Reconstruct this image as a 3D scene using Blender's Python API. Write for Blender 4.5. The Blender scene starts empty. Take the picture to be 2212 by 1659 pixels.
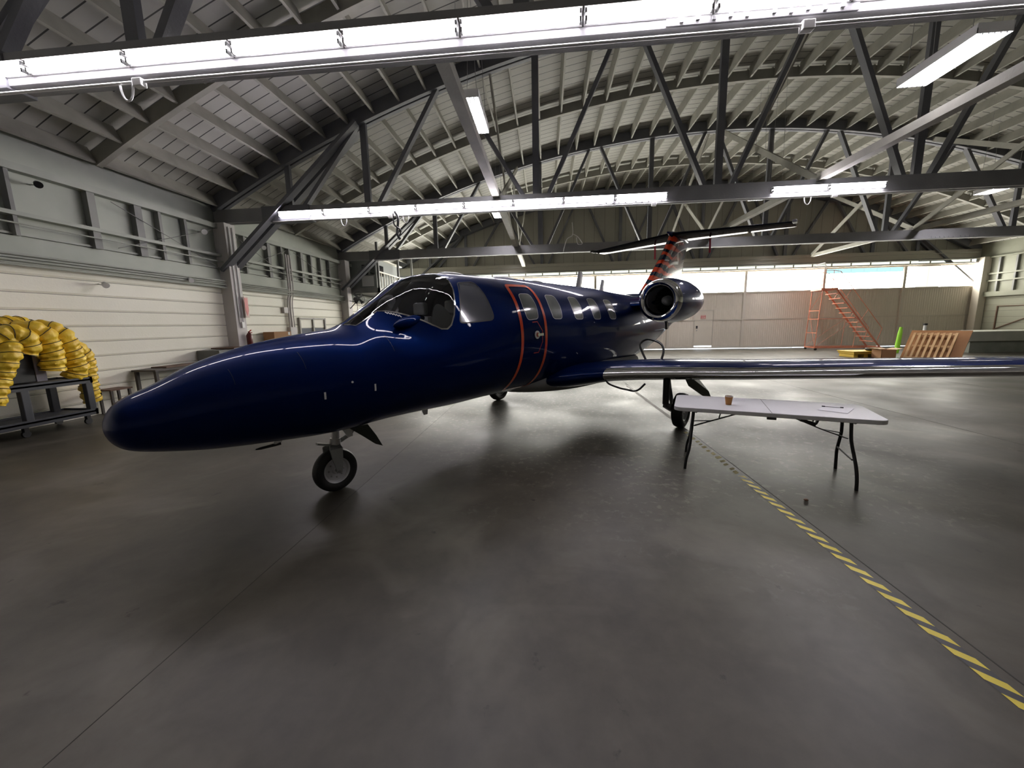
import bpy, bmesh, math, random
from mathutils import Vector, Matrix
random.seed(7)
SC = bpy.context.scene
COL = SC.collection
PI = math.pi

# ---------------------------------------------------------------- camera, world, exposure
cam_d = bpy.data.cameras.new('camera')
cam_d.sensor_width = 36.0
cam_d.lens = 827.836 * 36.0 / 2212.0
cam_d.clip_start = 0.05
cam_d.clip_end = 300
cam = bpy.data.objects.new('camera', cam_d)
COL.objects.link(cam)
yaw, pit, rol = -0.0918159, -0.1555835, -0.0207684
fw = Vector((math.sin(yaw)*math.cos(pit), math.cos(yaw)*math.cos(pit), math.sin(pit)))
rt = Vector((math.cos(yaw), -math.sin(yaw), 0))
up = rt.cross(fw)
r2 = rt*math.cos(rol) + up*math.sin(rol)
u2 = up*math.cos(rol) - rt*math.sin(rol)
m = Matrix((r2, u2, -fw)).transposed().to_4x4()
m.translation = Vector((0, 0, 1.7))
cam.matrix_world = m
SC.camera = cam

w = bpy.data.worlds.new('sky')
SC.world = w
w.use_nodes = True
bg = w.node_tree.nodes['Background']
bg.inputs[0].default_value = (0.80, 0.90, 1.0, 1)
bg.inputs[1].default_value = 6.0

SC.view_settings.view_transform = 'Standard'
SC.view_settings.look = 'None'
SC.view_settings.gamma = 1
SC.view_settings.exposure = 1.32
SC.view_settings.use_curve_mapping = False
TUBE = 20.0        # radiance of the fluorescent tubes
BOXT = 42.0
WINDOW = 10.0       # radiance of the daylit door panes

# ---------------------------------------------------------------- materials
def mat(name, col, rough=0.6, metal=0.0, spec=0.5, coat=0.0, coat_r=0.03, noise=None, bump=0.0, bscale=30.0, emit=None):
    """noise=(colour2, scale, detail) mixes a second colour in by noise"""
    M = bpy.data.materials.new(name)
    M.use_nodes = True
    N = M.node_tree.nodes; L = M.node_tree.links
    b = N['Principled BSDF']
    b.inputs['Base Color'].default_value = (*col, 1)
    b.inputs['Roughness'].default_value = rough
    b.inputs['Metallic'].default_value = metal
    b.inputs['Specular IOR Level'].default_value = spec
    b.inputs['Coat Weight'].default_value = coat
    b.inputs['Coat Roughness'].default_value = coat_r
    tc = N.new('ShaderNodeTexCoord')
    if noise:
        nt = N.new('ShaderNodeTexNoise'); nt.inputs['Scale'].default_value = noise[1]
        nt.inputs['Detail'].default_value = noise[2]
        L.new(tc.outputs['Object'], nt.inputs['Vector'])
        rp = N.new('ShaderNodeValToRGB')
        rp.color_ramp.elements[0].position = 0.35; rp.color_ramp.elements[0].color = (*col, 1)
        rp.color_ramp.elements[1].position = 0.65; rp.color_ramp.elements[1].color = (*noise[0], 1)
        L.new(nt.outputs['Fac'], rp.inputs['Fac']); L.new(rp.outputs['Color'], b.inputs['Base Color'])
    if bump:
        nb = N.new('ShaderNodeTexNoise'); nb.inputs['Scale'].default_value = bscale
        L.new(tc.outputs['Object'], nb.inputs['Vector'])
        bp = N.new('ShaderNodeBump'); bp.inputs['Strength'].default_value = bump
        bp.inputs['Distance'].default_value = 0.02
        L.new(nb.outputs['Fac'], bp.inputs['Height']); L.new(bp.outputs['Normal'], b.inputs['Normal'])
    if emit:
        b.inputs['Emission Color'].default_value = (*emit[0], 1)
        b.inputs['Emission Strength'].default_value = emit[1]
    return M

def glass(name, tint, ior=1.5):
    M = bpy.data.materials.new(name); M.use_nodes = True
    N = M.node_tree.nodes; L = M.node_tree.links
    N.clear()
    o = N.new('ShaderNodeOutputMaterial'); t = N.new('ShaderNodeBsdfTransparent'); g = N.new('ShaderNodeBsdfGlossy')
    t.inputs[0].default_value = (*tint, 1); g.inputs['Roughness'].default_value = 0.01
    f = N.new('ShaderNodeFresnel'); f.inputs[0].default_value = ior
    x = N.new('ShaderNodeMixShader')
    L.new(f.outputs[0], x.inputs[0]); L.new(t.outputs[0], x.inputs[1]); L.new(g.outputs[0], x.inputs[2]); L.new(x.outputs[0], o.inputs[0])
    return M

TRUSS = mat('truss_paint', (0.125, 0.128, 0.15), 0.55, noise=((0.165, 0.168, 0.185), 1.3, 4), bump=0.15)
CHORD = mat('truss_paint_lit', (0.24, 0.24, 0.25), 0.55, noise=((0.30, 0.30, 0.31), 1.3, 4), bump=0.15)  # same paint as the truss, lightened for the lamplight on the chords
JOIST = mat('joist_paint', (0.33, 0.325, 0.285), 0.65, noise=((0.42, 0.41, 0.36), 2.0, 4), bump=0.1)
CREAM = mat('cream_paint', (0.86, 0.835, 0.73), 0.5, noise=((0.90, 0.875, 0.78), 0.8, 5), bump=0.1)
GROOVE = mat('groove_paint', (0.20, 0.195, 0.17), 0.6)
UPPER = mat('upper_wall_paint', (0.36, 0.39, 0.345), 0.6, noise=((0.44, 0.465, 0.415), 0.9, 4))
STUD = mat('stud_paint', (0.19, 0.19, 0.195), 0.6, noise=((0.27, 0.275, 0.26), 1.2, 3))
GIRT = mat('girt_paint', (0.34, 0.36, 0.33), 0.6, noise=((0.42, 0.44, 0.40), 1.2, 3))
COLP = mat('column_paint', (0.58, 0.55, 0.56), 0.55, noise=((0.64, 0.61, 0.60), 1.2, 4))
RWALL = mat('right_wall_paint', (0.26, 0.265, 0.205), 0.6, noise=((0.31, 0.315, 0.245), 1.0, 4))
WHITE = mat('white_plastic', (0.78, 0.78, 0.77), 0.4)
WMETAL = mat('white_enamel', (0.80, 0.80, 0.80), 0.35)
BLACK = mat('black_steel', (0.012, 0.012, 0.014), 0.4)
RUBBER = mat('rubber', (0.010, 0.010, 0.011), 0.55, bump=0.1)
STEEL = mat('bare_steel', (0.45, 0.45, 0.46), 0.3, 1.0)
CHROME = mat('polished_metal', (0.80, 0.80, 0.82), 0.07, 1.0)
GPAINT = mat('gear_paint', (0.34, 0.35, 0.35), 0.35, 0.3)
GREEND = mat('gear_door_green', (0.03, 0.035, 0.03), 0.35)
LINER = mat('cabin_lining', (0.22, 0.22, 0.23), 0.8)
SEATM = mat('grey_leather', (0.42, 0.42, 0.43), 0.6)
ORANGE = mat('orange_stripe', (0.75, 0.065, 0.012), 0.25, coat=0.8)
REDM = mat('red_paint', (0.55, 0.02, 0.02), 0.4)
PINK = mat('streamer_pink', (0.85, 0.10, 0.16), 0.6)
LADDER = mat('ladder_orange', (0.66, 0.25, 0.14), 0.5, noise=((0.50, 0.16, 0.10), 3, 3))
WOOD = mat('pallet_wood', (0.48, 0.29, 0.13), 0.7, noise=((0.60, 0.40, 0.20), 3, 5))
PLY = mat('plywood', (0.25, 0.11, 0.032), 0.6, noise=((0.33, 0.15, 0.045), 1.5, 5))
CARD = mat('cardboard', (0.38, 0.20, 0.095), 0.8)
CARDL = mat('cardboard_inside', (0.58, 0.42, 0.26), 0.8)
YPLA = mat('yellow_plastic', (0.66, 0.44, 0.055), 0.5)
LIME = mat('lime_wrap', (0.35, 0.75, 0.05), 0.5)
CARTM = mat('cart_plastic', (0.045, 0.048, 0.058), 0.5)
DUCT = mat('duct_fabric', (0.80, 0.50, 0.025), 0.42, noise=((0.88, 0.62, 0.05), 9, 4), bump=0.5, bscale=14)
DARKW = mat('dark_workbench', (0.07, 0.06, 0.055), 0.6)
BROWN = mat('brown_wood', (0.13, 0.07, 0.045), 0.6)
GREYB = mat('grey_cabinet', (0.17, 0.175, 0.17), 0.5)
GLASSC = glass('cockpit_glass', (0.86, 0.88, 0.90))
CABWIN = mat('cabin_pane', (0.17, 0.19, 0.185), 0.15, coat=1.0, noise=((0.26, 0.275, 0.26), 3, 2))
DARKGL = mat('dark_glass', (0.02, 0.022, 0.03), 0.06, coat=1.0)
SIDEGL = mat('side_window_pane', (0.075, 0.08, 0.095), 0.1, coat=1.0)
FANB = mat('fan_blade', (0.05, 0.05, 0.055), 0.3, 0.8)
CONC = mat('concrete_block', (0.20, 0.215, 0.18), 0.75, noise=((0.26, 0.27, 0.23), 2, 4))
TARP = mat('pale_tarp', (0.40, 0.41, 0.35), 0.6, noise=((0.47, 0.47, 0.41), 2, 4))
PAPER = mat('paper', (0.85, 0.85, 0.88), 0.7)
KRAFT = mat('kraft_paper', (0.42, 0.19, 0.045), 0.6)
BLADE = mat('antenna_white', (0.8, 0.8, 0.82), 0.4)
DOORP = mat('door_paint', (0.68, 0.62, 0.53), 0.6, noise=((0.74, 0.68, 0.58), 0.7, 4))
POSTP = mat('post_paint', (0.62, 0.57, 0.49), 0.6)
GABLE = mat('gable_metal', (0.42, 0.40, 0.34), 0.6)

def navy(name):
    M = mat(name, (0.0008, 0.0095, 0.068), 0.35, 0.0, 0.0, coat=0.36, coat_r=0.015)
    N = M.node_tree.nodes; L = M.node_tree.links
    b = N['Principled BSDF']; b.inputs['Metallic'].default_value = 0.25
    b.inputs['Coat IOR'].default_value = 1.38
    # the inner side of the skin is a dull grey lining
    o = N['Material Output']; d = N.new('ShaderNodeBsdfDiffuse'); d.inputs[0].default_value = (0.30, 0.30, 0.31, 1)
    g = N.new('ShaderNodeNewGeometry'); x = N.new('ShaderNodeMixShader')
    L.new(g.outputs['Backfacing'], x.inputs[0]); L.new(b.outputs[0], x.inputs[1]); L.new(d.outputs[0], x.inputs[2]); L.new(x.outputs[0], o.inputs[0])
    return M
NAVY = navy('navy_paint')
DARKN = mat('dark_gloss_paint', (0.008, 0.009, 0.016), 0.5, spec=0.0, coat=0.12)

def tail_paint():
    M = mat('tiger_stripe_paint', (0.0022, 0.0075, 0.040), 0.2, 0.2, 0.5, coat=1.0, coat_r=0.02)
    N = M.node_tree.nodes; L = M.node_tree.links; b = N['Principled BSDF']
    tc = N.new('ShaderNodeTexCoord'); sp = N.new('ShaderNodeSeparateXYZ'); L.new(tc.outputs['Object'], sp.inputs[0])
    nz = N.new('ShaderNodeTexNoise'); nz.inputs['Scale'].default_value = 2.2; nz.inputs['Detail'].default_value = 3
    L.new(tc.outputs['Object'], nz.inputs['Vector'])
    def mth(op, a, c, v=None):
        n = N.new('ShaderNodeMath'); n.operation = op
        for i, q in enumerate((a, c)):
            if q is None: continue
            if isinstance(q, (int, float)): n.inputs[i].default_value = q
            else: L.new(q, n.inputs[i])
        return n.outputs[0]
    # height plus a little noise and a forward slope drive the bands; they taper away from the leading edge
    h = mth('ADD', mth('MULTIPLY', sp.outputs[2], 1.0), mth('MULTIPLY', nz.outputs['Fac'], 0.32))
    h = mth('ADD', h, mth('MULTIPLY', sp.outputs[0], 0.05))
    s = mth('SINE', mth('MULTIPLY', h, 24.5), None)
    le = mth('SUBTRACT', sp.outputs[0], mth('ADD', mth('MULTIPLY', sp.outputs[2], 1.25), 5.05))
    th = mth('ADD', mth('MULTIPLY', le, 0.75), -0.15)
    msk = mth('GREATER_THAN', s, th)
    mx = N.new('ShaderNodeMix'); mx.data_type = 'RGBA'
    mx.inputs[6].default_value = (0.0022, 0.0075, 0.040, 1); mx.inputs[7].default_value = (0.72, 0.055, 0.012, 1)
    L.new(msk, mx.inputs[0]); L.new(mx.outputs[2], b.inputs['Base Color'])
    return M
TIGER = tail_paint()

def emis(name, col, strength):
    M = bpy.data.materials.new(name); M.use_nodes = True
    N = M.node_tree.nodes; N.clear()
    o = N.new('ShaderNodeOutputMaterial'); e = N.new('ShaderNodeEmission')
    e.inputs[0].default_value = (*col, 1); e.inputs[1].default_value = strength
    M.node_tree.links.new(e.outputs[0], o.inputs[0])
    return M
TUBEM = emis('lit_tube', (1.0, 0.93, 1.0), TUBE)
BOXM = emis('lit_box_tube', (1.0, 0.95, 1.0), BOXT)
PANE = emis('daylit_pane', (1.0, 0.97, 0.88), WINDOW)
PANEB = emis('daylit_pane_blue', (0.45, 0.74, 0.80), 0.55)
PANEC = emis('daylit_pane_cream', (1.0, 0.94, 0.78), 0.52)
PANET = emis('daylit_transom', (0.85, 0.93, 0.80), 0.5)
LEAK = emis('daylight_gap', (0.85, 0.92, 1.0), 1.6)

def floor_mat():
    M = mat('concrete_floor', (0.2, 0.19, 0.17), 0.4)
    N = M.node_tree.nodes; L = M.node_tree.links; b = N['Principled BSDF']
    tc = N.new('ShaderNodeTexCoord')
    def nz(scale, det, dist=0.0, rough=0.5, sc=None):
        n = N.new('ShaderNodeTexNoise'); n.inputs['Scale'].default_value = scale; n.inputs['Detail'].default_value = det
        n.inputs['Distortion'].default_value = dist; n.inputs['Roughness'].default_value = rough
        if sc:
            mp = N.new('ShaderNodeMapping'); mp.inputs['Scale'].default_value = sc
            L.new(tc.outputs['Object'], mp.inputs[0]); L.new(mp.outputs[0], n.inputs['Vector'])
        else: L.new(tc.outputs['Object'], n.inputs['Vector'])
        return n.outputs['Fac']
    def ramp(f, *st):
        r = N.new('ShaderNodeValToRGB'); e = r.color_ramp.elements
        e[0].position = st[0][0]; e[0].color = (*st[0][1], 1); e[1].position = st[-1][0]; e[1].color = (*st[-1][1], 1)
        for p, c in st[1:-1]:
            k = e.new(p); k.color = (*c, 1)
        L.new(f, r.inputs[0]); return r.outputs[0]
    big = ramp(nz(0.42, 3, 0.4), (0.30, (0.040, 0.036, 0.027)), (0.50, (0.064, 0.057, 0.043)), (0.72, (0.100, 0.090, 0.070)))
    fine = ramp(nz(3.2, 6, 0.2, 0.62), (0.32, (0.70, 0.70, 0.70)), (0.70, (1.18, 1.18, 1.18)))
    mx = N.new('ShaderNodeMix'); mx.data_type = 'RGBA'; mx.blend_type = 'MULTIPLY'; mx.inputs[0].default_value = 1
    L.new(big, mx.inputs[6]); L.new(fine, mx.inputs[7])
    # scuffed paler patches with edges of their own
    pt = ramp(nz(1.1, 4, 0.9), (0.52, (0, 0, 0)), (0.70, (1, 1, 1)))
    mx2 = N.new('ShaderNodeMix'); mx2.data_type = 'RGBA'; mx2.inputs[7].default_value = (0.19, 0.175, 0.145, 1)
    fm = N.new('ShaderNodeMath'); fm.operation = 'MULTIPLY'; fm.inputs[1].default_value = 0.30
    L.new(pt, fm.inputs[0]); L.new(fm.outputs[0], mx2.inputs[0]); L.new(mx.outputs[2], mx2.inputs[6])
    # flaked, dusty speckle that comes and goes
    sp_ = ramp(nz(11.0, 8, 0.3, 0.7), (0.54, (0, 0, 0)), (0.62, (1, 1, 1)))
    # the worst wear lies under the wing, around a point on the slab
    vd = N.new('ShaderNodeVectorMath'); vd.operation = 'DISTANCE'; vd.inputs[1].default_value = (1.6, 7.6, 0)
    L.new(tc.outputs['Object'], vd.inputs[0])
    ad = N.new('ShaderNodeMath'); ad.operation = 'MULTIPLY_ADD'; ad.inputs[1].default_value = 6.0
    L.new(nz(0.7, 3), ad.inputs[0]); L.new(vd.outputs['Value'], ad.inputs[2])
    dv = N.new('ShaderNodeMath'); dv.operation = 'DIVIDE'; dv.inputs[1].default_value = 10.0; L.new(ad.outputs[0], dv.inputs[0])
    mk = ramp(dv.outputs[0], (0.48, (0.7, 0.7, 0.7)), (0.78, (0.0, 0.0, 0.0)))
    sm_ = N.new('ShaderNodeMath'); sm_.operation = 'MULTIPLY'; L.new(sp_, sm_.inputs[0]); L.new(mk, sm_.inputs[1])
    mx3 = N.new('ShaderNodeMix'); mx3.data_type = 'RGBA'; mx3.inputs[7].default_value = (0.27, 0.25, 0.21, 1)
    L.new(sm_.outputs[0], mx3.inputs[0]); L.new(mx2.outputs[2], mx3.inputs[6])
    # small dark oil spots
    dk = ramp(nz(5.0, 5, 0.0, 0.6, (1, 1, 1)), (0.27, (1, 1, 1)), (0.33, (0, 0, 0)))
    mx4 = N.new('ShaderNodeMix'); mx4.data_type = 'RGBA'; mx4.inputs[7].default_value = (0.025, 0.022, 0.018, 1)
    L.new(dk, mx4.inputs[0]); L.new(mx3.outputs[2], mx4.inputs[6])
    L.new(mx4.outputs[2], b.inputs['Base Color'])
    rr = ramp(nz(0.8, 3), (0.30, (0.36, 0.36, 0.36)), (0.70, (0.54, 0.54, 0.54)))
    L.new(rr, b.inputs['Roughness'])
    bp = N.new('ShaderNodeBump'); bp.inputs['Strength'].default_value = 0.12; bp.inputs['Distance'].default_value = 0.02
    L.new(nz(2.5, 4), bp.inputs['Height']); L.new(bp.outputs[0], b.inputs['Normal'])
    b.inputs['Specular IOR Level'].default_value = 0.34
    return M
FLOOR = floor_mat()

def lined(name, base, base2, axis, period, dark=0.35, width=0.05, rough=0.6, soft=False, bump=0.6):
    """surface with board or sheet seams every period metres along one axis"""
    M = mat(name, base, rough)
    N = M.node_tree.nodes; L = M.node_tree.links; b = N['Principled BSDF']
    tc = N.new('ShaderNodeTexCoord'); sp = N.new('ShaderNodeSeparateXYZ'); L.new(tc.outputs['Object'], sp.inputs[0])
    mt = N.new('ShaderNodeMath'); mt.operation = 'DIVIDE'; mt.inputs[1].default_value = period; L.new(sp.outputs[axis], mt.inputs[0])
    fr = N.new('ShaderNodeMath'); fr.operation = 'FRACT'; L.new(mt.outputs[0], fr.inputs[0])
    if soft:
        sn = N.new('ShaderNodeMath'); sn.operation = 'SINE'; m2 = N.new('ShaderNodeMath'); m2.operation = 'MULTIPLY'; m2.inputs[1].default_value = 2*PI
        L.new(mt.outputs[0], m2.inputs[0]); L.new(m2.outputs[0], sn.inputs[0]); hgt = sn.outputs[0]
    else:
        lt = N.new('ShaderNodeMath'); lt.operation = 'LESS_THAN'; lt.inputs[1].default_value = width; L.new(fr.outputs[0], lt.inputs[0]); hgt = lt.outputs[0]
    nz = N.new('ShaderNodeTexNoise'); nz.inputs['Scale'].default_value = 1.2; nz.inputs['Detail'].default_value = 5
    L.new(tc.outputs['Object'], nz.inputs['Vector'])
    m1 = N.new('ShaderNodeMix'); m1.data_type = 'RGBA'; m1.inputs[6].default_value = (*base, 1); m1.inputs[7].default_value = (*base2, 1)
    L.new(nz.outputs['Fac'], m1.inputs[0])
    if soft:
        L.new(m1.outputs[2], b.inputs['Base Color'])
    else:
        m3 = N.new('ShaderNodeMix'); m3.data_type = 'RGBA'; m3.inputs[7].default_value = (base[0]*dark, base[1]*dark, base[2]*dark, 1)
        L.new(hgt, m3.inputs[0]); L.new(m1.outputs[2], m3.inputs[6]); L.new(m3.outputs[2], b.inputs['Base Color'])
    bp = N.new('ShaderNodeBump'); bp.inputs['Strength'].default_value = bump; bp.inputs['Distance'].default_value = 0.012
    bp.invert = not soft
    L.new(hgt, bp.inputs['Height']); L.new(bp.outputs[0], b.inputs['Normal'])
    return M
SHEATH = lined('roof_boards', (0.40, 0.40, 0.37), (0.54, 0.53, 0.48), 1, 0.30, 0.12, 0.08)
CORR = lined('corrugated_door', (0.66, 0.60, 0.51), (0.74, 0.67, 0.57), 0, 0.115, soft=True, bump=0.4)
CORRG = lined('corrugated_gable', (0.33, 0.32, 0.27), (0.40, 0.385, 0.33), 0, 0.6, 0.5, 0.03)
TAPEM = None

# ---------------------------------------------------------------- mesh helpers
class MB:
    def __init__(s): s.v = []; s.f = []
    def add(s, vs, fs):
        k = len(s.v); s.v += [tuple(v) for v in vs]; s.f += [tuple(i+k for i in f) for f in fs]; return s
    def box(s, x0, x1, y0, y1, z0, z1):
        return s.add([(x0,y0,z0),(x1,y0,z0),(x1,y1,z0),(x0,y1,z0),(x0,y0,z1),(x1,y0,z1),(x1,y1,z1),(x0,y1,z1)],
                     [(0,3,2,1),(4,5,6,7),(0,1,5,4),(1,2,6,5),(2,3,7,6),(3,0,4,7)])
    def beam(s, p0, p1, w, h, ref=(0,0,1)):
        p0 = Vector(p0); p1 = Vector(p1); d = (p1-p0).normalized(); r = Vector(ref)
        if abs(d.dot(r)) > 0.98: r = Vector((0,1,0)) if abs(d.y) < 0.9 else Vector((1,0,0))
        a = d.cross(r).normalized(); b = a.cross(d).normalized()
        vs = []
        for p in (p0, p1):
            for i, j in ((-1,-1),(1,-1),(1,1),(-1,1)): vs.append(p + a*(i*w/2) + b*(j*h/2))
        return s.add(vs, [(0,1,2,3),(7,6,5,4),(0,4,5,1),(1,5,6,2),(2,6,7,3),(3,7,4,0)])
    def tube(s, pts, r, n=10, cap=True):
        pts = [Vector(p) for p in pts]; rs = r if isinstance(r, (list, tuple)) else [r]*len(pts)
        t0 = (pts[1]-pts[0]).normalized(); a = t0.orthogonal().normalized(); rings = []
        for i, p in enumerate(pts):
            t = ((pts[min(i+1, len(pts)-1)] - pts[max(i-1, 0)])).normalized()
            a = (a - t*a.dot(t)).normalized(); b = t.cross(a)
            rings.append([p + (a*math.cos(2*PI*k/n) + b*math.sin(2*PI*k/n))*rs[i] for k in range(n)])
        vs = [q for R in rings for q in R]; fs = []
        for i in range(len(pts)-1):
            for k in range(n):
                k2 = (k+1) % n; fs.append((i*n+k, i*n+k2, (i+1)*n+k2, (i+1)*n+k))
        if cap: fs += [tuple(range(n-1, -1, -1)), tuple((len(pts)-1)*n+k for k in range(n))]
        return s.add(vs, fs)
    def lathe(s, prof, o, ax, n=32, close=False):
        """prof: (distance along ax, radius)"""
        o = Vector(o); ax = Vector(ax).normalized(); a = ax.orthogonal().normalized(); b = ax.cross(a)
        vs = []; fs = []
        for d, r in prof:
            for k in range(n): vs.append(o + ax*d + (a*math.cos(2*PI*k/n)+b*math.sin(2*PI*k/n))*r)
        m = len(prof)
        for i in range(m if close else m-1):
            j = (i+1) % m
            for k in range(n):
                k2 = (k+1) % n; fs.append((i*n+k, i*n+k2, j*n+k2, j*n+k))
        return s.add(vs, fs)
    def sphere(s, c, r, sc=(1,1,1), n=16, m=10):
        c = Vector(c); vs = []; fs = []
        for i in range(m+1):
            t = PI*i/m
            for k in range(n): vs.append(c + Vector((math.sin(t)*math.cos(2*PI*k/n)*r*sc[0], math.sin(t)*math.sin(2*PI*k/n)*r*sc[1], math.cos(t)*r*sc[2])))
        for i in range(m):
            for k in range(n):
                k2 = (k+1) % n; fs.append((i*n+k, (i+1)*n+k, (i+1)*n+k2, i*n+k2))
        return s.add(vs, fs)
    def prism(s, poly, z0, z1):
        n = len(poly)
        vs = [(x, y, z0) for x, y in poly] + [(x, y, z1) for x, y in poly]
        return s.add(vs, [tuple(range(n-1,-1,-1)), tuple(range(n, 2*n))] + [(i, (i+1)%n, n+(i+1)%n, n+i) for i in range(n)])
    def build(s, name, m, parent=None, smooth=False, bevel=0, fix=True, seg=2):
        me = bpy.data.meshes.new(name)
        vs = s.v
        if parent is not None:
            inv = world_of(parent).inverted(); vs = [tuple(inv @ Vector(v)) for v in s.v]
        me.from_pydata(vs, [], s.f); me.update()
        if fix:
            bm = bmesh.new(); bm.from_mesh(me); bmesh.ops.remove_doubles(bm, verts=bm.verts, dist=1e-5)
            bmesh.ops.recalc_face_normals(bm, faces=bm.faces)
            bm.to_mesh(me); bm.free()
        o = bpy.data.objects.new(name, me); COL.objects.link(o)
        if m: me.materials.append(m)
        if smooth:
            for p in me.polygons: p.use_smooth = True
            md = None
            try: me.set_sharp_from_angle(angle=math.radians(40))
            except Exception: pass
        if parent is not None: o.parent = parent
        if bevel:
            b = o.modifiers.new('bevel', 'BEVEL'); b.width = bevel; b.segments = seg; b.limit_method = 'ANGLE'
        return o

def world_of(o):
    M = o.matrix_basis.copy(); p = o.parent
    while p: M = p.matrix_basis @ M; p = p.parent
    return M
def thing(name, label, cat, loc=(0,0,0), rz=0, group=None, kind=None):
    o = bpy.data.objects.new(name, None); COL.objects.link(o); o.empty_display_size = 0.1
    o.location = loc; o.rotation_euler = (0, 0, rz)
    return tag(o, label, cat, group, kind)
def tag(o, label=None, cat=None, group=None, kind=None):
    if label: o['label'] = label
    if cat: o['category'] = cat
    if group: o['group'] = group
    if kind: o['kind'] = kind
    return o
def copy_tree(o, parent=None):
    c = o.copy(); COL.objects.link(c); c.parent = parent
    for ch in list(o.children): copy_tree(ch, c)
    return c
def bx(name, m, parent, *a, bevel=0): return MB().box(*a).build(name, m, parent, bevel=bevel)
def spline(pts, n=6):
    P = [Vector(p) for p in pts]; out = []
    for i in range(len(P)-1):
        a = P[max(i-1,0)]; b = P[i]; c = P[i+1]; d = P[min(i+2,len(P)-1)]
        for k in range(n):
            t = k/n; out.append(0.5*((2*b)+(c-a)*t+(2*a-5*b+4*c-d)*t*t+(3*b-a-3*c+d)*t**3))
    out.append(P[-1]); return out
def struct(o, label, cat): return tag(o, label, cat, None, 'structure')
def project(p):
    q = cam.matrix_world.inverted() @ Vector(p)
    if q.z > -0.05: return None
    return (1106 + 827.836*q.x/-q.z, 829.5 - 827.836*q.y/-q.z)
def seen(pts, mg=30):
    for p in pts:
        q = project(p)
        if q and -mg < q[0] < 2212+mg and -mg < q[1] < 1659+mg: return True
    return False

# ================================================================= THE HANGAR
XL, XR, YB, YF = -9.4, 23.5, 23.7, -9.0
XC, RAD, ZTOP = 7.05, 34.7, 9.12
def zu(x): return ZTOP - (RAD - math.sqrt(max(RAD*RAD - (x-XC)**2, 0)))    # underside of the truss arches
YT = [4.74, 10.80, 17.38, 23.95]        # the four trusses (centre planes)

fl_ = MB().box(XL-0.3, XR+0.3, YF-0.3, 24.4, -0.2, 0)
struct(fl_.build('floor', FLOOR), 'grey-brown polished concrete hangar floor with worn patches', 'floor')
struct(MB().box(-40, 60, 24.4, 90, -0.22, -0.02).build('ground_outside', mat('apron', (0.4, 0.4, 0.4), 0.8)), 'pale paved apron outside the hangar doors', 'ground')
# saw-cut joints lie in the floor as thin dark inlays
jm = mat('joint_dark', (0.035, 0.032, 0.028), 0.8)
for x in (-2.0, 2.19, 6.2, 10.3, 14.4):
    wd = 0.004 if x != 2.19 else 0.008
    MB().box(x-wd/2, x+wd/2, YF, YB, 0.0, 0.0012).build('floor_joint', jm, bpy.data.objects['floor'])
for y in (15.0,):
    MB().box(XL, XR, y-0.004, y+0.004, 0.0, 0.0012).build('floor_joint', jm, bpy.data.objects['floor'])

def arch_strip(y0, y1, off0, off1, x0=XL, x1=XR, n=64):
    b = MB(); vs = []; fs = []
    for i in range(n+1):
        x = x0 + (x1-x0)*i/n; z = zu(x)
        nx = (x-XC)/RAD; nz = math.sqrt(1-nx*nx)
        for y in (y0, y1):
            for o in (off0, off1): vs.append((x+nx*o, y, z+nz*o))
    for i in range(n):
        a = i*4; c = a+4
        fs += [(a, a+2, c+2, c), (a+1, c+1, c+3, a+3), (a, c, c+1, a+1), (a+2, a+3, c+3, c+2)]
    fs += [(0,1,3,2), (n*4, n*4+2, n*4+3, n*4+1)]
    return b.add(vs, fs)
ceil = arch_strip(YF, 24.3, 0.40, 0.50, XL-0.35, XR+0.35).build('ceiling', SHEATH)
struct(ceil, 'curved grey board roof sheathing above the arched trusses', 'ceiling')

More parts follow.
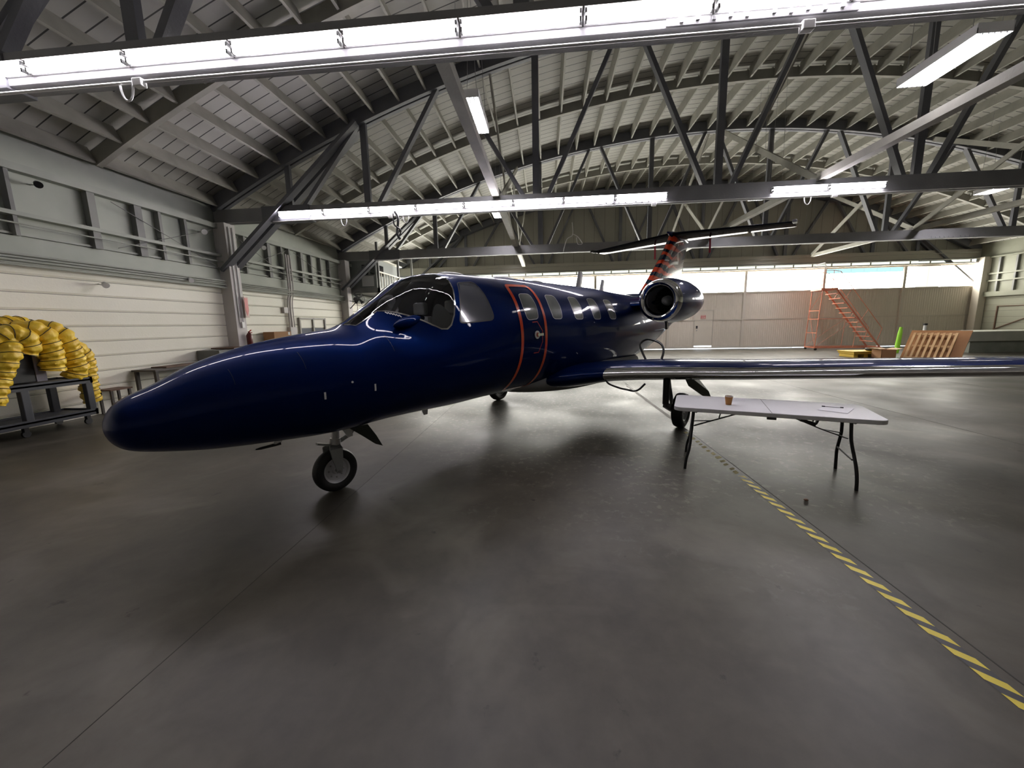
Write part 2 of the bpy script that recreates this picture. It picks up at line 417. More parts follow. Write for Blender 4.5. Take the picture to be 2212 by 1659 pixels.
# ---- trusses
NODE = [-9.4, -4.85, -0.25, 4.33, 8.93, 13.5, 18.1, 22.7]
def build_truss(y, label, near=False):
    t = thing('roof_truss', label, 'truss', (XC, y, 4.69), 0, 'arched roof trusses spanning the hangar')
    zb, zt = 4.69, 5.05
    th = 0.24
    MB().box(XL+0.02, XR-0.02, y-th/2, y-0.03, zb, zt).box(XL+0.02, XR-0.02, y+0.03, y+th/2, zb, zt).box(XL+0.02, XR-0.02, y-0.03, y+0.03, zb+0.05, zt-0.03).build('bottom_chord', CHORD, t)
    b = arch_strip(y-0.15, y-0.03, 0.0, 0.34, XL+0.05, XR-0.05); c = arch_strip(y+0.03, y+0.15, 0.0, 0.34, XL+0.05, XR-0.05)
    b.add(c.v, c.f); c = arch_strip(y-0.03, y+0.03, 0.04, 0.32, XL+0.05, XR-0.05); b.add(c.v, c.f)
    b.build('top_chord', TRUSS, t, fix=False)
    for x in NODE[1:-1]:
        MB().box(x-0.085, x+0.085, y-0.05, y+0.05, zt-0.05, zu(x)+0.1).build('web_post', TRUSS, t)
    for x in (NODE[0]+2.3, NODE[-1]-2.3):
        MB().box(x-0.07, x+0.07, y-0.05, y+0.05, zt-0.05, zu(x)+0.1).build('web_post', TRUSS, t)
    for i in range(len(NODE)-1):
        a, c = NODE[i], NODE[i+1]; mx_ = (a+c)/2
        if i == 0:
            MB().beam((mx_+0.35, y, zt-0.1), (c-0.1, y, zu(c-0.1)+0.1), 0.10, 0.15, (0,1,0)).build('web_diagonal', TRUSS, t); continue
        if i == len(NODE)-2:
            MB().beam((mx_-0.35, y, zt-0.1), (a+0.1, y, zu(a+0.1)+0.1), 0.10, 0.15, (0,1,0)).build('web_diagonal', TRUSS, t); continue
        if i > 0:
            MB().beam((a+0.28, y, zt-0.1), (mx_-0.2, y, zu(mx_-0.2)+0.1), 0.10, 0.17, (0,1,0)).build('web_diagonal', TRUSS, t)
        if i < len(NODE)-2:
            MB().beam((c-0.28, y, zt-0.1), (mx_+0.2, y, zu(mx_+0.2)+0.1), 0.10, 0.17, (0,1,0)).build('web_diagonal', TRUSS, t)
    for sx, x0, xk in ((1, XL, -4.95), (-1, XR, 19.05)):
        # knee brace: pair of planks from the column through the bottom chord to the arch
        for dy in (-0.17, 0.17):
            MB().beam((x0+sx*0.15, y+dy, 3.38), (xk, y+dy, zu(xk)+0.05), 0.09, 0.22, (0,1,0)).build('knee_brace', TRUSS, t)
        MB().box(min(x0+sx*1.5, x0+sx*2.9), max(x0+sx*1.5, x0+sx*2.9), y-0.145, y+0.145, zb-0.03, zt+0.02).build('gusset_plate', TRUSS, t)
    for xs in (2.6, 16.5):
        b = MB()
        for k in range(10):
            xx = xs - 1.2 + k*0.16 + (0.1 if k > 4 else 0)
            b.lathe([(0, 0.0), (0.0, 0.026), (0.03, 0.026), (0.03, 0.0)], (xx, y-th/2, 4.735 + (0.012 if k % 2 else 0)), (0, -1, 0), 4)
        b.box(xs-1.35, xs+0.5, y-th/2-0.012, y-th/2, 4.70, 4.78)
        b.build('splice_plate', CHORD, t)
    return t
tl = ['nearest arched roof truss, carrying the long light row across the top of the picture',
      'second arched roof truss, with a light row on its bottom chord above the jet',
      'third arched roof truss, unlit, behind the jet tail',
      'farthest arched roof truss, just in front of the hangar doors']
t0 = build_truss(YT[0], tl[0])
for y, l in zip(YT[1:], tl[1:]):
    c = copy_tree(t0); c.location.y = y; c['label'] = l

# ---- ribs half way between the trusses
ribs = [(7.77, 'timber arch rib midway between the nearest and the second truss'), (14.09, 'timber arch rib midway between the second and third truss'),
        (20.67, 'timber arch rib between the third and farthest truss'), (1.71, 'timber arch rib nearest the camera, above the long light row')]
for y, l in ribs:
    b = arch_strip(y-0.06, y+0.06, 0.02, 0.30, XL+0.19, XR-0.19).build('arch_rib', JOIST, None, fix=False)
    tag(b, l, 'rib', 'arch ribs between the trusses')

# ---- joists
half = [(1.71, 4.74, 'in front of the nearest truss'), (4.74, 7.77, 'just behind the nearest truss'), (7.77, 10.8, 'just in front of the second truss'),
        (10.8, 14.09, 'just behind the second truss'), (14.09, 17.38, 'just in front of the third truss'),
        (17.38, 20.67, 'just behind the third truss'), (20.67, 23.95, 'in front of the farthest truss')]
jmesh = {}
for (ya, yb, ph) in half:
    L_ = yb-ya
    if round(L_, 2) not in jmesh:
        o = MB().box(-0.025, 0.025, 0.07, L_-0.07, 0.0, 0.34).build('roof_joist', JOIST); jmesh[round(L_, 2)] = o.data
        bpy.data.objects.remove(o)
    me = jmesh[round(L_, 2)]
    ang0 = math.asin((XL+0.2-XC)/RAD); k = 0
    while True:
        an = ang0 + k*0.74/RAD; k += 1
        x = XC + RAD*math.sin(an)
        if x > XR-0.3: break
        z = zu(x)+0.06
        if not seen([(x, ya+0.1, z), (x, yb-0.1, z), (x, (ya+yb)/2, z)], 10): continue
        o = bpy.data.objects.new('roof_joist', me); COL.objects.link(o)
        nx = math.sin(an)
        o.location = (x, ya, z); o.rotation_euler = (0, an, 0)
        tag(o, 'grey timber roof joist ' + ph, 'joist', 'roof joists ' + ph)

# ---- longitudinal ties and sway bracing
for X, wl in ((-1.3, 'left of the jet cockpit'), (6.7, 'above the jet tail side'), (14.6, 'toward the right wall')):
    for (ya, yb, bl) in ((4.86, 10.68, 'first to second truss'), (10.92, 17.26, 'second to third truss'), (17.5, 23.3, 'third to farthest truss')):
        if not seen([(X, ya, 5.1), (X, (ya+yb)/2, 5.1), (X, yb, 5.1)]): continue
        o = MB().beam((X, ya, 5.08), (X, yb, 5.08), 0.18, 0.16).build('tie_beam', JOIST)
        tag(o, 'pale timber tie beam from %s, %s' % (bl, wl), 'beam', 'tie beams between truss bottom chords')
        z1 = zu(X)+0.05
        if yb > 23: yb = 23.2
        if ya > 10:
            for p, q, nm in (((X+0.12, ya, 5.1), (X+0.12, yb, z1), 'rising away'), ((X-0.12, yb, 5.1), (X-0.12, ya, z1), 'falling away')):
                o = MB().beam(p, q, 0.05, 0.16).build('sway_brace', JOIST)
                tag(o, 'diagonal sway brace %s from %s, %s' % (nm, bl, wl), 'brace', 'sway braces between trusses')

# ---- left wall
wl_ = thing('wall_left', 'left wall: cream boards below, grey-green framed panels above', 'wall', (XL, 8, 0)); wl_['kind'] = 'structure'
b = MB(); z = 0.0; prof = [(0.0, 0.0)]
while z < 2.9:
    z2 = min(z+0.31, 2.95)
    prof += [(0.022, z+0.002), (0.022, z2-0.05), (0.0, z2-0.040)]
    z = z2
n = len(prof); vs = []; fs = []; gv = MB()
for y in (YF, YB): vs += [(XL+p, y, q) for p, q in prof]
for i in range(n-1): fs.append((i, i+1, n+i+1, n+i))
for k in range(1, 10): gv.box(XL-0.01, XL+0.004, YF, YB, 0.31*k-0.045, 0.31*k)
gv.build('board_groove', GROOVE, wl_)
MB().add(vs, fs).add([(XL-0.2, YF, 0), (XL-0.2, YB, 0), (XL-0.2, YB, 2.95), (XL-0.2, YF, 2.95)], [(0,1,2,3)]).build('lower_boards', CREAM, wl_, fix=False)
bx('upper_panel', UPPER, wl_, XL-0.15, XL, YF, YB, 2.95, 5.6)
bx('header_beam', GIRT, wl_, XL, XL+0.16, YF, YB, 2.93, 3.12)
bx('header_board', UPPER, wl_, XL, XL+0.05, YF, YB, 3.12, 3.42)
for z, d, hh in ((3.80, 0.17, 0.07), (4.60, 0.16, 0.13), (3.46, 0.06, 0.04)):
    bx('girt', GIRT, wl_, XL, XL+d, YF, YB, z-hh/2, z+hh/2)
for z, r in ((2.98, 0.022), (3.03, 0.018), (3.08, 0.018), (2.90, 0.02), (3.62, 0.014)):
    MB().tube([(XL+0.2, YF, z), (XL+0.2, YB, z)], r, 8).build('wall_pipe', GIRT, wl_, True)
for y, wd in ((1.5,.06),(3.2,.14),(6.3,.06),(7.55,.14),(8.47,.16),(8.97,.07),(9.64,.07),(11.6,.07),(12.65,.14),(13.28,.07),(13.7,.07),(14.42,.15),(15.0,.07),(15.65,.07),(16.3,.07),(18.6,.08),(19.5,.1),(20.8,.08),(22,.1)):
    bx('wall_stud', STUD, wl_, XL, XL+0.13, y-wd/2, y+wd/2, 3.42, 4.55)
for (ya, yb) in ((7.9, 10.4), (11.2, 13.5), (13.9, 17.0)):
    MB().tube([(XL+0.15, ya, 4.45), (XL+0.15, yb, 3.5)], 0.008, 6).build('brace_rod', STUD, wl_)
    MB().tube([(XL+0.15, yb, 4.45), (XL+0.15, ya, 3.5)], 0.008, 6).build('brace_rod', STUD, wl_)

def column(x, y, label, m_=COLP):
    sx = 1 if x < 0 else -1
    o = MB().box(min(x, x+sx*0.36), max(x, x+sx*0.36), y-0.19, y+0.19, 0, 4.70)
    o = o.build('column', m_, None, bevel=0.01); struct(o, label, 'column'); return o
column(XL, 10.80, 'grey-mauve painted column on left wall below the second truss')
column(XL, 17.38, 'grey-mauve painted column on left wall beside the wall fan')
column(XL, 4.74, 'grey-mauve painted column on left wall below the nearest truss')
column(XR, 17.38, 'painted column on right wall below the third truss', RWALL)
column(XR, 23.4, 'painted corner column beside the rightmost hangar door', POSTP)
column(XR, 10.8, 'painted column on right wall below the second truss', RWALL)

# ---- right wall
wr = thing('wall_right', 'right wall: cream-green boards with framed panels above', 'wall', (XR, 8, 0)); wr['kind'] = 'structure'
RW2 = lined('right_wall_boards', (0.32, 0.32, 0.25), (0.37, 0.37, 0.29), 2, 0.31, 0.5, 0.04)
bx('lower_boards', RW2, wr, XR, XR+0.2, YF, YB+0.3, 0, 2.85)
bx('upper_panel', RWALL, wr, XR, XR+0.15, YF, YB+0.3, 2.85, 5.6)
bx('header_beam', RWALL, wr, XR-0.16, XR, YF, YB, 2.62, 2.86)
for z in (3.43, 3.80, 4.66): bx('girt', RWALL, wr, XR-0.12, XR, YF, YB, z-0.035, z+0.035)
for y in (15.5, 16.4, 18.6, 19.4, 20.3, 21.1, 22.0, 22.75): bx('wall_stud', STUD, wr, XR-0.1, XR, y-0.04, y+0.04, 2.86, 4.6)
MB().beam((XR-0.03, 20.0, 2.05), (XR-0.03, 22.6, 0.9), 0.03, 0.04).build('brace_rod', BROWN, wr)
MB().box(XR-0.04, XR, 22.55, 22.6, 0.9, 2.1).box(XR-0.04, XR, 19.2, 22.6, 2.08, 2.12).build('hatch_outline', BROWN, wr)
wf = MB().box(XL-0.3, XR+0.3, YF-0.3, YF, 0, 9.7).build('wall_front', mat('front_wall', (0.35, 0.34, 0.3), 0.7))
struct(wf, 'plain front wall behind the camera', 'wall')

# ---- back wall: gable, header, sliding doors with a band of daylit panes
wb = thing('wall_back', 'back wall above the sliding doors, grey corrugated gable', 'wall', (XC, YB, 0)); wb['kind'] = 'structure'
n = 48; vs = []
for i in range(n+1):
    x = XL-0.3 + (XR-XL+0.6)*i/n; vs += [(x, 24.15, 4.78), (x, 24.15, zu(x)+0.46), (x, 24.3, 4.78), (x, 24.3, zu(x)+0.46)]
fs = []
for i in range(n):
    a = 4*i; fs += [(a, a+4, a+5, a+1), (a+2, a+3, a+7, a+6)]
MB().add(vs, fs).build('gable_panel', CORRG, wb, fix=False)
bx('door_header', GABLE, wb, XL, XR, 23.78, 24.3, 4.76, 5.2)
bx('door_track', POSTP, wb, XL, XR, 23.5, 24.2, 4.44, 4.50)
MB().tube([(XL+4, 23.45, 4.66), (XR-0.4, 23.45, 4.66)], 0.025, 8).build('header_pipe', JOIST, wb)
MB().tube([(XL+4, 23.45, 4.98), (XR-0.4, 23.45, 4.98)], 0.018, 8).build('header_pipe', JOIST, wb)
posts = [-9.4, -5.6, -1.4, 2.84, 7.1, 11.3, 15.5, 19.65, 23.3]
# transom strip above the doors
tr = thing('window_1', 'narrow daylit transom strip above the sliding doors', 'window', (XC, 24.1, 4.63)); tr['kind'] = 'structure'
x = XL; k = 0
while x < XR-0.3:
    x2 = min(x+1.02, XR-0.05)
    MB().box(x+0.03, x2-0.03, 24.0, 24.02, 4.51, 4.75).build('pane', PANET, tr)
    MB().box(x2-0.03, x2+0.03, 23.98, 24.04, 4.5, 4.76).build('mullion', POSTP, tr)
    x = x2
bx('wall_behind', GABLE, wb, XL-0.2, XR+0.2, 24.3, 24.35, 4.4, 5.3)
wn = ['farthest left sliding hangar door, hidden behind the jet nose', 'second sliding hangar door from the left, behind the cockpit', 'third sliding hangar door from the left, behind the cabin roof', 'sliding hangar door behind the jet tail cone',
      'sliding hangar door with the exit door cut in it', 'sliding hangar door between exit door and orange ladder', 'sliding hangar door right of the orange ladder, bluish band in its panes', 'rightmost sliding hangar door, cream panes']
for i in range(len(posts)-1):
    xa, xb = posts[i], posts[i+1]
    d = thing('door_%d' % (i+1), wn[i], 'hangar door', ((xa+xb)/2, YB, 0)); d['kind'] = 'structure'
    pw = 0.13
    MB().box(xa, xa+pw, YB-0.08, YB+0.1, 0.04, 4.44).box(xb-0.02, xb+0.02, YB-0.06, YB+0.1, 0.04, 4.44).box(xa, xb, YB-0.05, YB+0.08, 3.17, 3.25).box(xa, xb, YB-0.05, YB+0.08, 4.36, 4.46).box(xa, xb, YB-0.03, YB+0.08, 1.66, 1.71).box(xa, xb, YB-0.02, YB+0.08, 0.03, 0.16).build('door_frame', POSTP, d)
    if i == 4:
        MB().box(xa+pw, 8.66, YB, YB+0.04, 0.05, 3.18).box(9.72, xb, YB, YB+0.04, 0.05, 3.18).box(8.66, 9.72, YB, YB+0.04, 2.24, 3.18).build('sheet_panel', CORR, d)
        MB().box(8.64, 8.68, YB-0.03, YB+0.05, 0.1, 2.28).box(9.70, 9.74, YB-0.03, YB+0.05, 0.1, 2.28).box(8.64, 9.74, YB-0.03, YB+0.05, 2.22, 2.28).build('exit_door_frame', POSTP, d)
    else:
        MB().box(xa+pw, xb, YB, YB+0.04, 0.05, 3.18).build('sheet_panel', CORR, d)
    npan = 6
    for k in range(npan):
        a = xa+pw + (xb-xa-pw)*k/npan; c = xa+pw + (xb-xa-pw)*(k+1)/npan
        if i == 6:
            MB().box(a+0.008, c-0.008, YB+0.02, YB+0.03, 3.25, 4.12).build('window_pane', PANE, d)
            MB().box(a+0.008, c-0.008, YB+0.02, YB+0.03, 4.12, 4.37).build('window_pane', PANEB, d)
        else:
            MB().box(a+0.008, c-0.008, YB+0.02, YB+0.03, 3.25, 4.37).build('window_pane', PANEC if (i == 7 and k in (1, 2)) else PANE, d)
bx('backing', GABLE, wb, XL-0.2, XR+0.2, YB+0.05, YB+0.12, 0.06, 4.44)
ed = thing('door_9', 'beige personnel exit door set in the hangar door', 'door', (9.2, YB-0.02, 0.12)); ed['kind'] = 'structure'
bx('door_leaf', DOORP, ed, 8.69, 9.69, YB-0.02, YB+0.04, 0.2, 2.21)
bx('door_lock', BLACK, ed, 8.76, 8.84, YB-0.07, YB-0.02, 1.20, 1.36)
MB().sphere((8.8, YB-0.05, 1.08), 0.03).build('door_knob', STEEL, ed, True)
bx('daylight_gap', LEAK, ed, 8.69, 9.69, YB-0.025, YB-0.01, 0.115, 0.19)
sg = thing('exit_sign', 'small red and white EXIT sign on the personnel door', 'sign', (9.14, YB-0.03, 1.86))
bx('sign_board', mat('sign_pale', (0.75, 0.55, 0.50), 0.5), sg, 9.0, 9.28, YB-0.035, YB-0.022, 1.77, 1.96)
def text(body, size, mat_, parent, loc, rot, name='sign_lettering', ext=0.002, ax='CENTER'):
    cu = bpy.data.curves.new(name, 'FONT'); cu.body = body; cu.size = size; cu.extrude = ext; cu.align_x = ax; cu.align_y = 'CENTER'
    cu.offset = size*0.02
    o = bpy.data.objects.new(name, cu); COL.objects.link(o); cu.materials.append(mat_)
    M = Matrix.Translation(Vector(loc)) @ rot.to_4x4()
    bpy.context.view_layer.update()
    me = bpy.data.meshes.new_from_object(o.evaluated_get(bpy.context.evaluated_depsgraph_get()))
    bpy.data.objects.remove(o); o = bpy.data.objects.new(name, me); COL.objects.link(o)
    if not me.materials: me.materials.append(mat_)
    if parent: o.parent = parent; M = world_of(parent).inverted() @ M
    o.matrix_basis = M; return o
text('EXIT', 0.115, REDM, sg, (9.14, YB-0.038, 1.865), Matrix.Rotation(PI/2, 3, 'X'))
b = MB()
for z0, z1, x0, x1 in ((1.77,1.785,9.0,9.28),(1.945,1.96,9.0,9.28),(1.77,1.96,9.0,9.012),(1.77,1.96,9.268,9.28)): b.box(x0, x1, YB-0.04, YB-0.034, z0, z1)
b.build('sign_border', REDM, sg)
# glowing strips drawn for the daylight that comes in under the doors
tag(MB().box(6.0, 11.2, YB-0.03, YB-0.01, 0.0, 0.03).build('daylight_strip_1', LEAK), 'bright line of daylight under the hangar doors', 'gap', None, 'structure')
tag(MB().box(14.2, 16.0, YB-0.03, YB-0.01, 0.0, 0.03).build('daylight_strip_2', LEAK), 'line of daylight under the door behind the ladder', 'gap', None, 'structure')

# ---- low ledge in front of the right wall
lg = thing('low_block_wall', 'low dark concrete block ledge topped by a pale slab at far right', 'ledge', (21, 19.5, 0))
bx('block_base', CONC, lg, 18.9, XR-0.05, 19.0, 20.6, 0, 0.5)
MB().prism([(18.8, 18.95), (XR-0.05, 18.95), (XR-0.05, 20.7), (18.8, 20.7)], 0.5, 0.94).build('pale_slab', TARP, lg, bevel=0.02)

# ---- strip lights
def strip_light(x0, x1, yf, z, label, group):
    t = thing('strip_light', label, 'light', ((x0+x1)/2, yf, z), 0, group)
    bx('housing', WMETAL, t, x0, x1, yf-0.025, yf, z-0.06, z+0.062)
    MB().add([(x0, yf, z+.064), (x1, yf, z+.064), (x1, yf-.095, z+.062), (x0, yf-.095, z+.062), (x0, yf, z+.070), (x1, yf, z+.070), (x1, yf-.095, z+.067), (x0, yf-.095, z+.067)], [(0,1,2,3),(7,6,5,4),(0,4,5,1),(1,5,6,2),(2,6,7,3),(3,7,4,0)]).build('reflector', WMETAL, t)
    for dz in (-0.036, 0.036):
        MB().tube([(x0+0.03, yf-0.055, z+dz), (x1-0.03, yf-0.055, z+dz)], 0.025, 12).build('tube', TUBEM, t, True)
        for xx in (x0+0.01, x1-0.03):
            bx('lampholder', BLACK if False else GREYB, t, xx, xx+0.02, yf-0.082, yf-0.025, z+dz-0.022, z+dz+0.022)
    return t
proto = None
def row(xs, y, zc, where, group):
    global proto
    for k, (xa, xb) in enumerate(xs):
        if not seen([(xa, y, zc), (xb, y, zc)], 900): continue
        lab = 'white twin-tube fluorescent strip light %s' % where
        if proto is None: proto = strip_light(xa, xb, y, zc, lab, group); proto['len'] = xb-xa; del proto['len']
        else:
            c = copy_tree(proto); c.location = ((xa+xb)/2, y, zc); c['label'] = lab; c['group'] = group
row([(-6.15+1.31*k+0.01, -6.15+1.31*(k+1)-0.01) for k in range(-2, 9)], YT[0]-0.125, 4.83, 'in the long row on the nearest truss', 'strip lights on the nearest truss')
row([(-7.40+1.31*k+0.01, -7.40+1.31*(k+1)-0.01) for k in range(8)], YT[1]-0.125, 4.83, 'in the row of eight on the second truss', 'strip lights on the second truss, left row')
row([(5.56+1.31*k+0.01, 5.56+1.31*(k+1)-0.01) for k in range(2)], YT[1]-0.125, 4.83, 'in the pair on the second truss above the ladder', 'pair of strip lights on the second truss')

# ---- conduits below the light rows
def conduit(y, x0, x1, label, cords, hooks, zc=4.665):
    t = thing('conduit', label, 'pipe', ((x0+x1)/2, y, 4.66))
    MB().tube([(x0, y, zc), (x1, y, zc)], 0.017, 8).build('pipe', WMETAL, t, True)
    for x in cords:
        MB().box(x-0.06, x+0.06, y-0.04, y+0.04, zc-.06, zc+.03).build('junction_box', WMETAL, t, bevel=0.01)
    for x in hooks:
        pts = [Vector((x+0.08-0.08*math.cos(a)-0.0, y-0.02, zc-0.035-0.17*math.sin(a)*1.0)) for a in [PI*i/10 for i in range(11)]]
        MB().tube(pts, 0.012, 6).build('cord_loop', WMETAL, t, True)
    return t
conduit(YT[0]-0.14, -8.8, 7.0, 'white conduit under the nearest light row', (-4.75, 2.62), (-4.98,), 4.60)
conduit(YT[1]-0.13, -7.6, 9.6, 'white conduit under the second light row', (-4.2, 2.75, 7.05), (-5.6, -3.85, 6.35))
tag(MB().tube(spline([(-4.05, 10.6, 4.75), (-3.95, 10.55, 4.55), (-4.0, 10.55, 4.2), (-3.93, 10.55, 4.02)]), 0.035, 8).tube(spline([(-4.1, 10.6, 4.7), (-4.05, 10.5, 4.4), (-3.88, 10.5, 4.25), (-3.93, 10.5, 4.1)]), 0.02, 6).build('hanging_cord', BLACK, None, True), 'bundle of dark and white cord hanging below the second light row', 'cord')
tag(MB().tube(spline([(0.9, 14, 5.1), (0.92, 14, 4.7), (0.72, 14, 4.55), (0.6, 14, 4.15)]), 0.012, 6).tube(spline([(0.92, 14, 4.72), (1.1, 14, 4.62), (1.25, 14, 4.4), (1.1, 14, 4.38), (1.05, 14, 4.6)]), 0.012, 6).build('hanging_cord', WMETAL, None, True), 'thin white loop of cord hanging above the cabin roof', 'cord')

# ---- suspended six-tube boxes
def box_light(x, y, z, ln, label):
    t = thing('box_light', label, 'light', (x, y, z), 0, 'six-tube box lights hung between the trusses')
    hw = 0.25
    MB().box(x-hw, x+hw, y-ln/2, y+ln/2, z+0.05, z+0.11).box(x-hw, x-hw+0.01, y-ln/2, y+ln/2, z-0.03, z+0.05).box(x+hw-0.01, x+hw, y-ln/2, y+ln/2, z-0.03, z+0.05).box(x-hw, x+hw, y-ln/2, y-ln/2+0.01, z-0.03, z+0.05).box(x-hw, x+hw, y+ln/2-0.01, y+ln/2, z-0.03, z+0.05).build('housing', WMETAL, t)
    for k in range(6):
        xx = x-hw+0.045+k*0.082
        MB().tube([(xx, y-ln/2+0.03, z), (xx, y+ln/2-0.03, z)], 0.026, 10).build('tube', BOXM, t, True)
        if k < 5: MB().box(xx+0.032, xx+0.050, y-ln/2+0.01, y+ln/2-0.01, z-0.045, z+0.05).build('louvre', BLACK, t)
    for sx in (-1, 1):
        for sy in (-1, 1):
            MB().tube([(x+sx*0.2, y+sy*ln*0.4, z+0.1), (x+sx*0.1, y+sy*ln*0.4, zu(x)+0.30)], 0.005, 5).build('chain', STEEL, t)
    return t
b1 = box_light(-1.45, 8.25, 5.8, 1.35, 'lit six-tube box light above the jet nose, beside a tie beam')
for loc, l in (((6.65, 7.7, 5.85), 'lit six-tube box light at upper right of the picture'), ((-1.75, 15.0, 5.82), 'small distant box light just under the second light row'),
               ((7.35, 14.4, 5.85), 'box light behind the second truss, mostly hidden by its chord'), ((7.35, 20.6, 5.45), 'box light behind the third truss, above the door header at right'), ((-1.95, 20.6, 5.45), 'box light behind the third truss, above the cabin roof'), ((12.3, 20.6, 5.45), 'unseen box light behind the third truss, placed to light the doors'), ((15.15, 15.0, 5.85), 'box light at the right edge behind the second truss')):  # rightmost lamp behind the third truss is unseen, placed to light the doors
    box_light(loc[0], loc[1], loc[2], 1.35, l)      # built afresh: the chains differ in length

# ================================================================= THE JET
A_ = Vector((.574, .819, 0)).normalized()
jet = thing('business_jet', 'dark navy business jet with orange door outline and tiger-striped tail', 'airplane', (-2.22, 3.66, 0), math.atan2(A_.y, A_.x))
JM = world_of(jet)
def W(u, v, z): return JM @ Vector((u, -v, z))         # u aft, v to port (toward the camera), z up

U0 = -1.588
Us = [U0,-1.5,-1.3,-1,-.6,-.1,.12,.22,.4,.7,1.0,1.4,2,3,4,5,6,7,8,9,10,10.8]
ZT = [1.02,1.197,1.296,1.449,1.574,1.662,1.693,1.736,1.858,2.054,2.258,2.339,2.359,2.379,2.372,2.371,2.33,2.308,2.284,2.2,2.1,2.0]
ZB = [1.02,.853,.791,.734,.697,.664,.664,.676,.695,.693,.690,.676,.69,.675,.655,.66,.72,.85,1.05,1.3,1.55,1.7]
WD = [.0,.235,.318,.443,.56,.66,.69,.705,.73,.76,.78,.79,.8,.8,.8,.8,.78,.72,.6,.44,.26,.1]
DRX = [.10,.2,.4,.7,1.0,1.3,1.7,2.4]; DRY = [0,.02,.10,.25,.38,.36,.20,0]
PHX = [.2,.6,.9,1.2,1.7,2.4]; PHY = [1.0,.66,.34,.12,.05,.05]      # how far the shoulder line lies below the canopy top
Ss = [math.sqrt(u-U0) for u in Us]
def hermite(s, xs, ys):
    n = len(xs); i = 0
    while i < n-2 and s > xs[i+1]: i += 1
    d = [(ys[k+1]-ys[k])/(xs[k+1]-xs[k]) for k in range(n-1)]
    def mm(k):
        if k == 0: return d[0]
        if k == n-1: return d[-1]
        return 2*d[k-1]*d[k]/(d[k-1]+d[k]) if d[k-1]*d[k] > 0 else 0
    h = xs[i+1]-xs[i]; t = (s-xs[i])/h
    return (2*t**3-3*t**2+1)*ys[i]+(t**3-2*t**2+t)*h*mm(i)+(-2*t**3+3*t**2)*ys[i+1]+(t**3-t**2)*h*mm(i+1)
def interp(x, xs, ys):
    if x <= xs[0]: return ys[0]
    for k in range(len(xs)-1):
        if x <= xs[k+1]: return ys[k]+(ys[k+1]-ys[k])*(x-xs[k])/(xs[k+1]-xs[k])
    return ys[-1]
NS = 700; SM = Ss[-1]
TAB = []
for q_, sg_ in ((0, 0.020), (1, 0.06), (2, 0.06), (3, 0.035)):
    if q_ < 3: raw = [hermite(SM*i/NS, Ss, (ZT, ZB, WD)[q_]) for i in range(NS+1)]
    else: raw = [interp(U0+(SM*i/NS)**2, DRX, DRY) for i in range(NS+1)]
    # light smoothing keeps the reflections clean; ends are held
    sig = sg_/(SM/NS); R_ = int(3*sig); ker = [math.exp(-0.5*(k/sig)**2) for k in range(-R_, R_+1)]; ks = sum(ker)
    out = []
    for i in range(NS+1):
        acc = 0
        for k in range(-R_, R_+1):
            j = i+k
            if j < 0: val = 2*raw[0]-raw[-j]
            elif j > NS: val = 2*raw[NS]-raw[2*NS-j]
            else: val = raw[j]
            acc += val*ker[k+R_]
        out.append(acc/ks)
    TAB.append(out)
def tab(a, u):
    s = math.sqrt(max(u-U0, 0))/SM*NS; i = min(int(s), NS-1); t = s-i
    return TAB[a][i]*(1-t)+TAB[a][i+1]*t
EX = 2.15
def S(u, ph, off=0.0):
    T, B, Wd_ = tab(0, u), tab(1, u), max(tab(2, u), 0.0)
    Tb = T-tab(3, u)
    c, s = math.cos(ph), math.sin(ph)
    pe = PI-ph if ph > PI/2 else ph
    p0 = interp(u, PHX, PHY); t = min(max((pe-p0)/min(.75, 1.55-p0), 0), 1); Te = Tb+(T-Tb)*t*t*(3-2*t)
    zc = (Tb+B)/2; hh = Te-zc if s > 0 else zc-B
    v = Wd_*math.copysign(abs(c)**(2/EX), c); z = zc + hh*math.copysign(abs(s)**(2/EX), s)
    p = Vector((u, -v, z))
    if off: p += NRM(u, ph)*off
    return p
def NRM(u, ph):
    e = 0.012
    ua, ub = max(u-e, U0+0.0005), min(u+e, 10.79)
    du = S(ub, ph)-S(ua, ph); dp = S(u, ph+0.02)-S(u, ph-0.02)
    n = dp.cross(du)
    if n.length < 1e-9: return Vector((-1, 0, 0))
    n.normalize()
    c = S(u, ph)-Vector((u+ (0.15 if u < U0+0.2 else 0), 0, (tab(0,u)+tab(1,u))/2))
    return n if n.dot(c) > 0 else -n
def clip(poly, a, b, keep):
    out = []; n = len(poly)
    def side(p): return ((b[0]-a[0])*(p[1]-a[1])-(b[1]-a[1])*(p[0]-a[0]))*keep
    for i in range(n):
        p, q = poly[i], poly[(i+1) % n]; sp, sq = side(p), side(q)
        if sp >= -1e-12: out.append(p)
        if (sp > 1e-12 and sq < -1e-12) or (sp < -1e-12 and sq > 1e-12):
            t = sp/(sp-sq); out.append((p[0]+(q[0]-p[0])*t, p[1]+(q[1]-p[1])*t))
    return out if len(out) >= 3 else None
def ccw(poly):
    A = sum(poly[i][0]*poly[(i+1)%len(poly)][1]-poly[(i+1)%len(poly)][0]*poly[i][1] for i in range(len(poly)))
    return poly if A > 0 else poly[::-1]
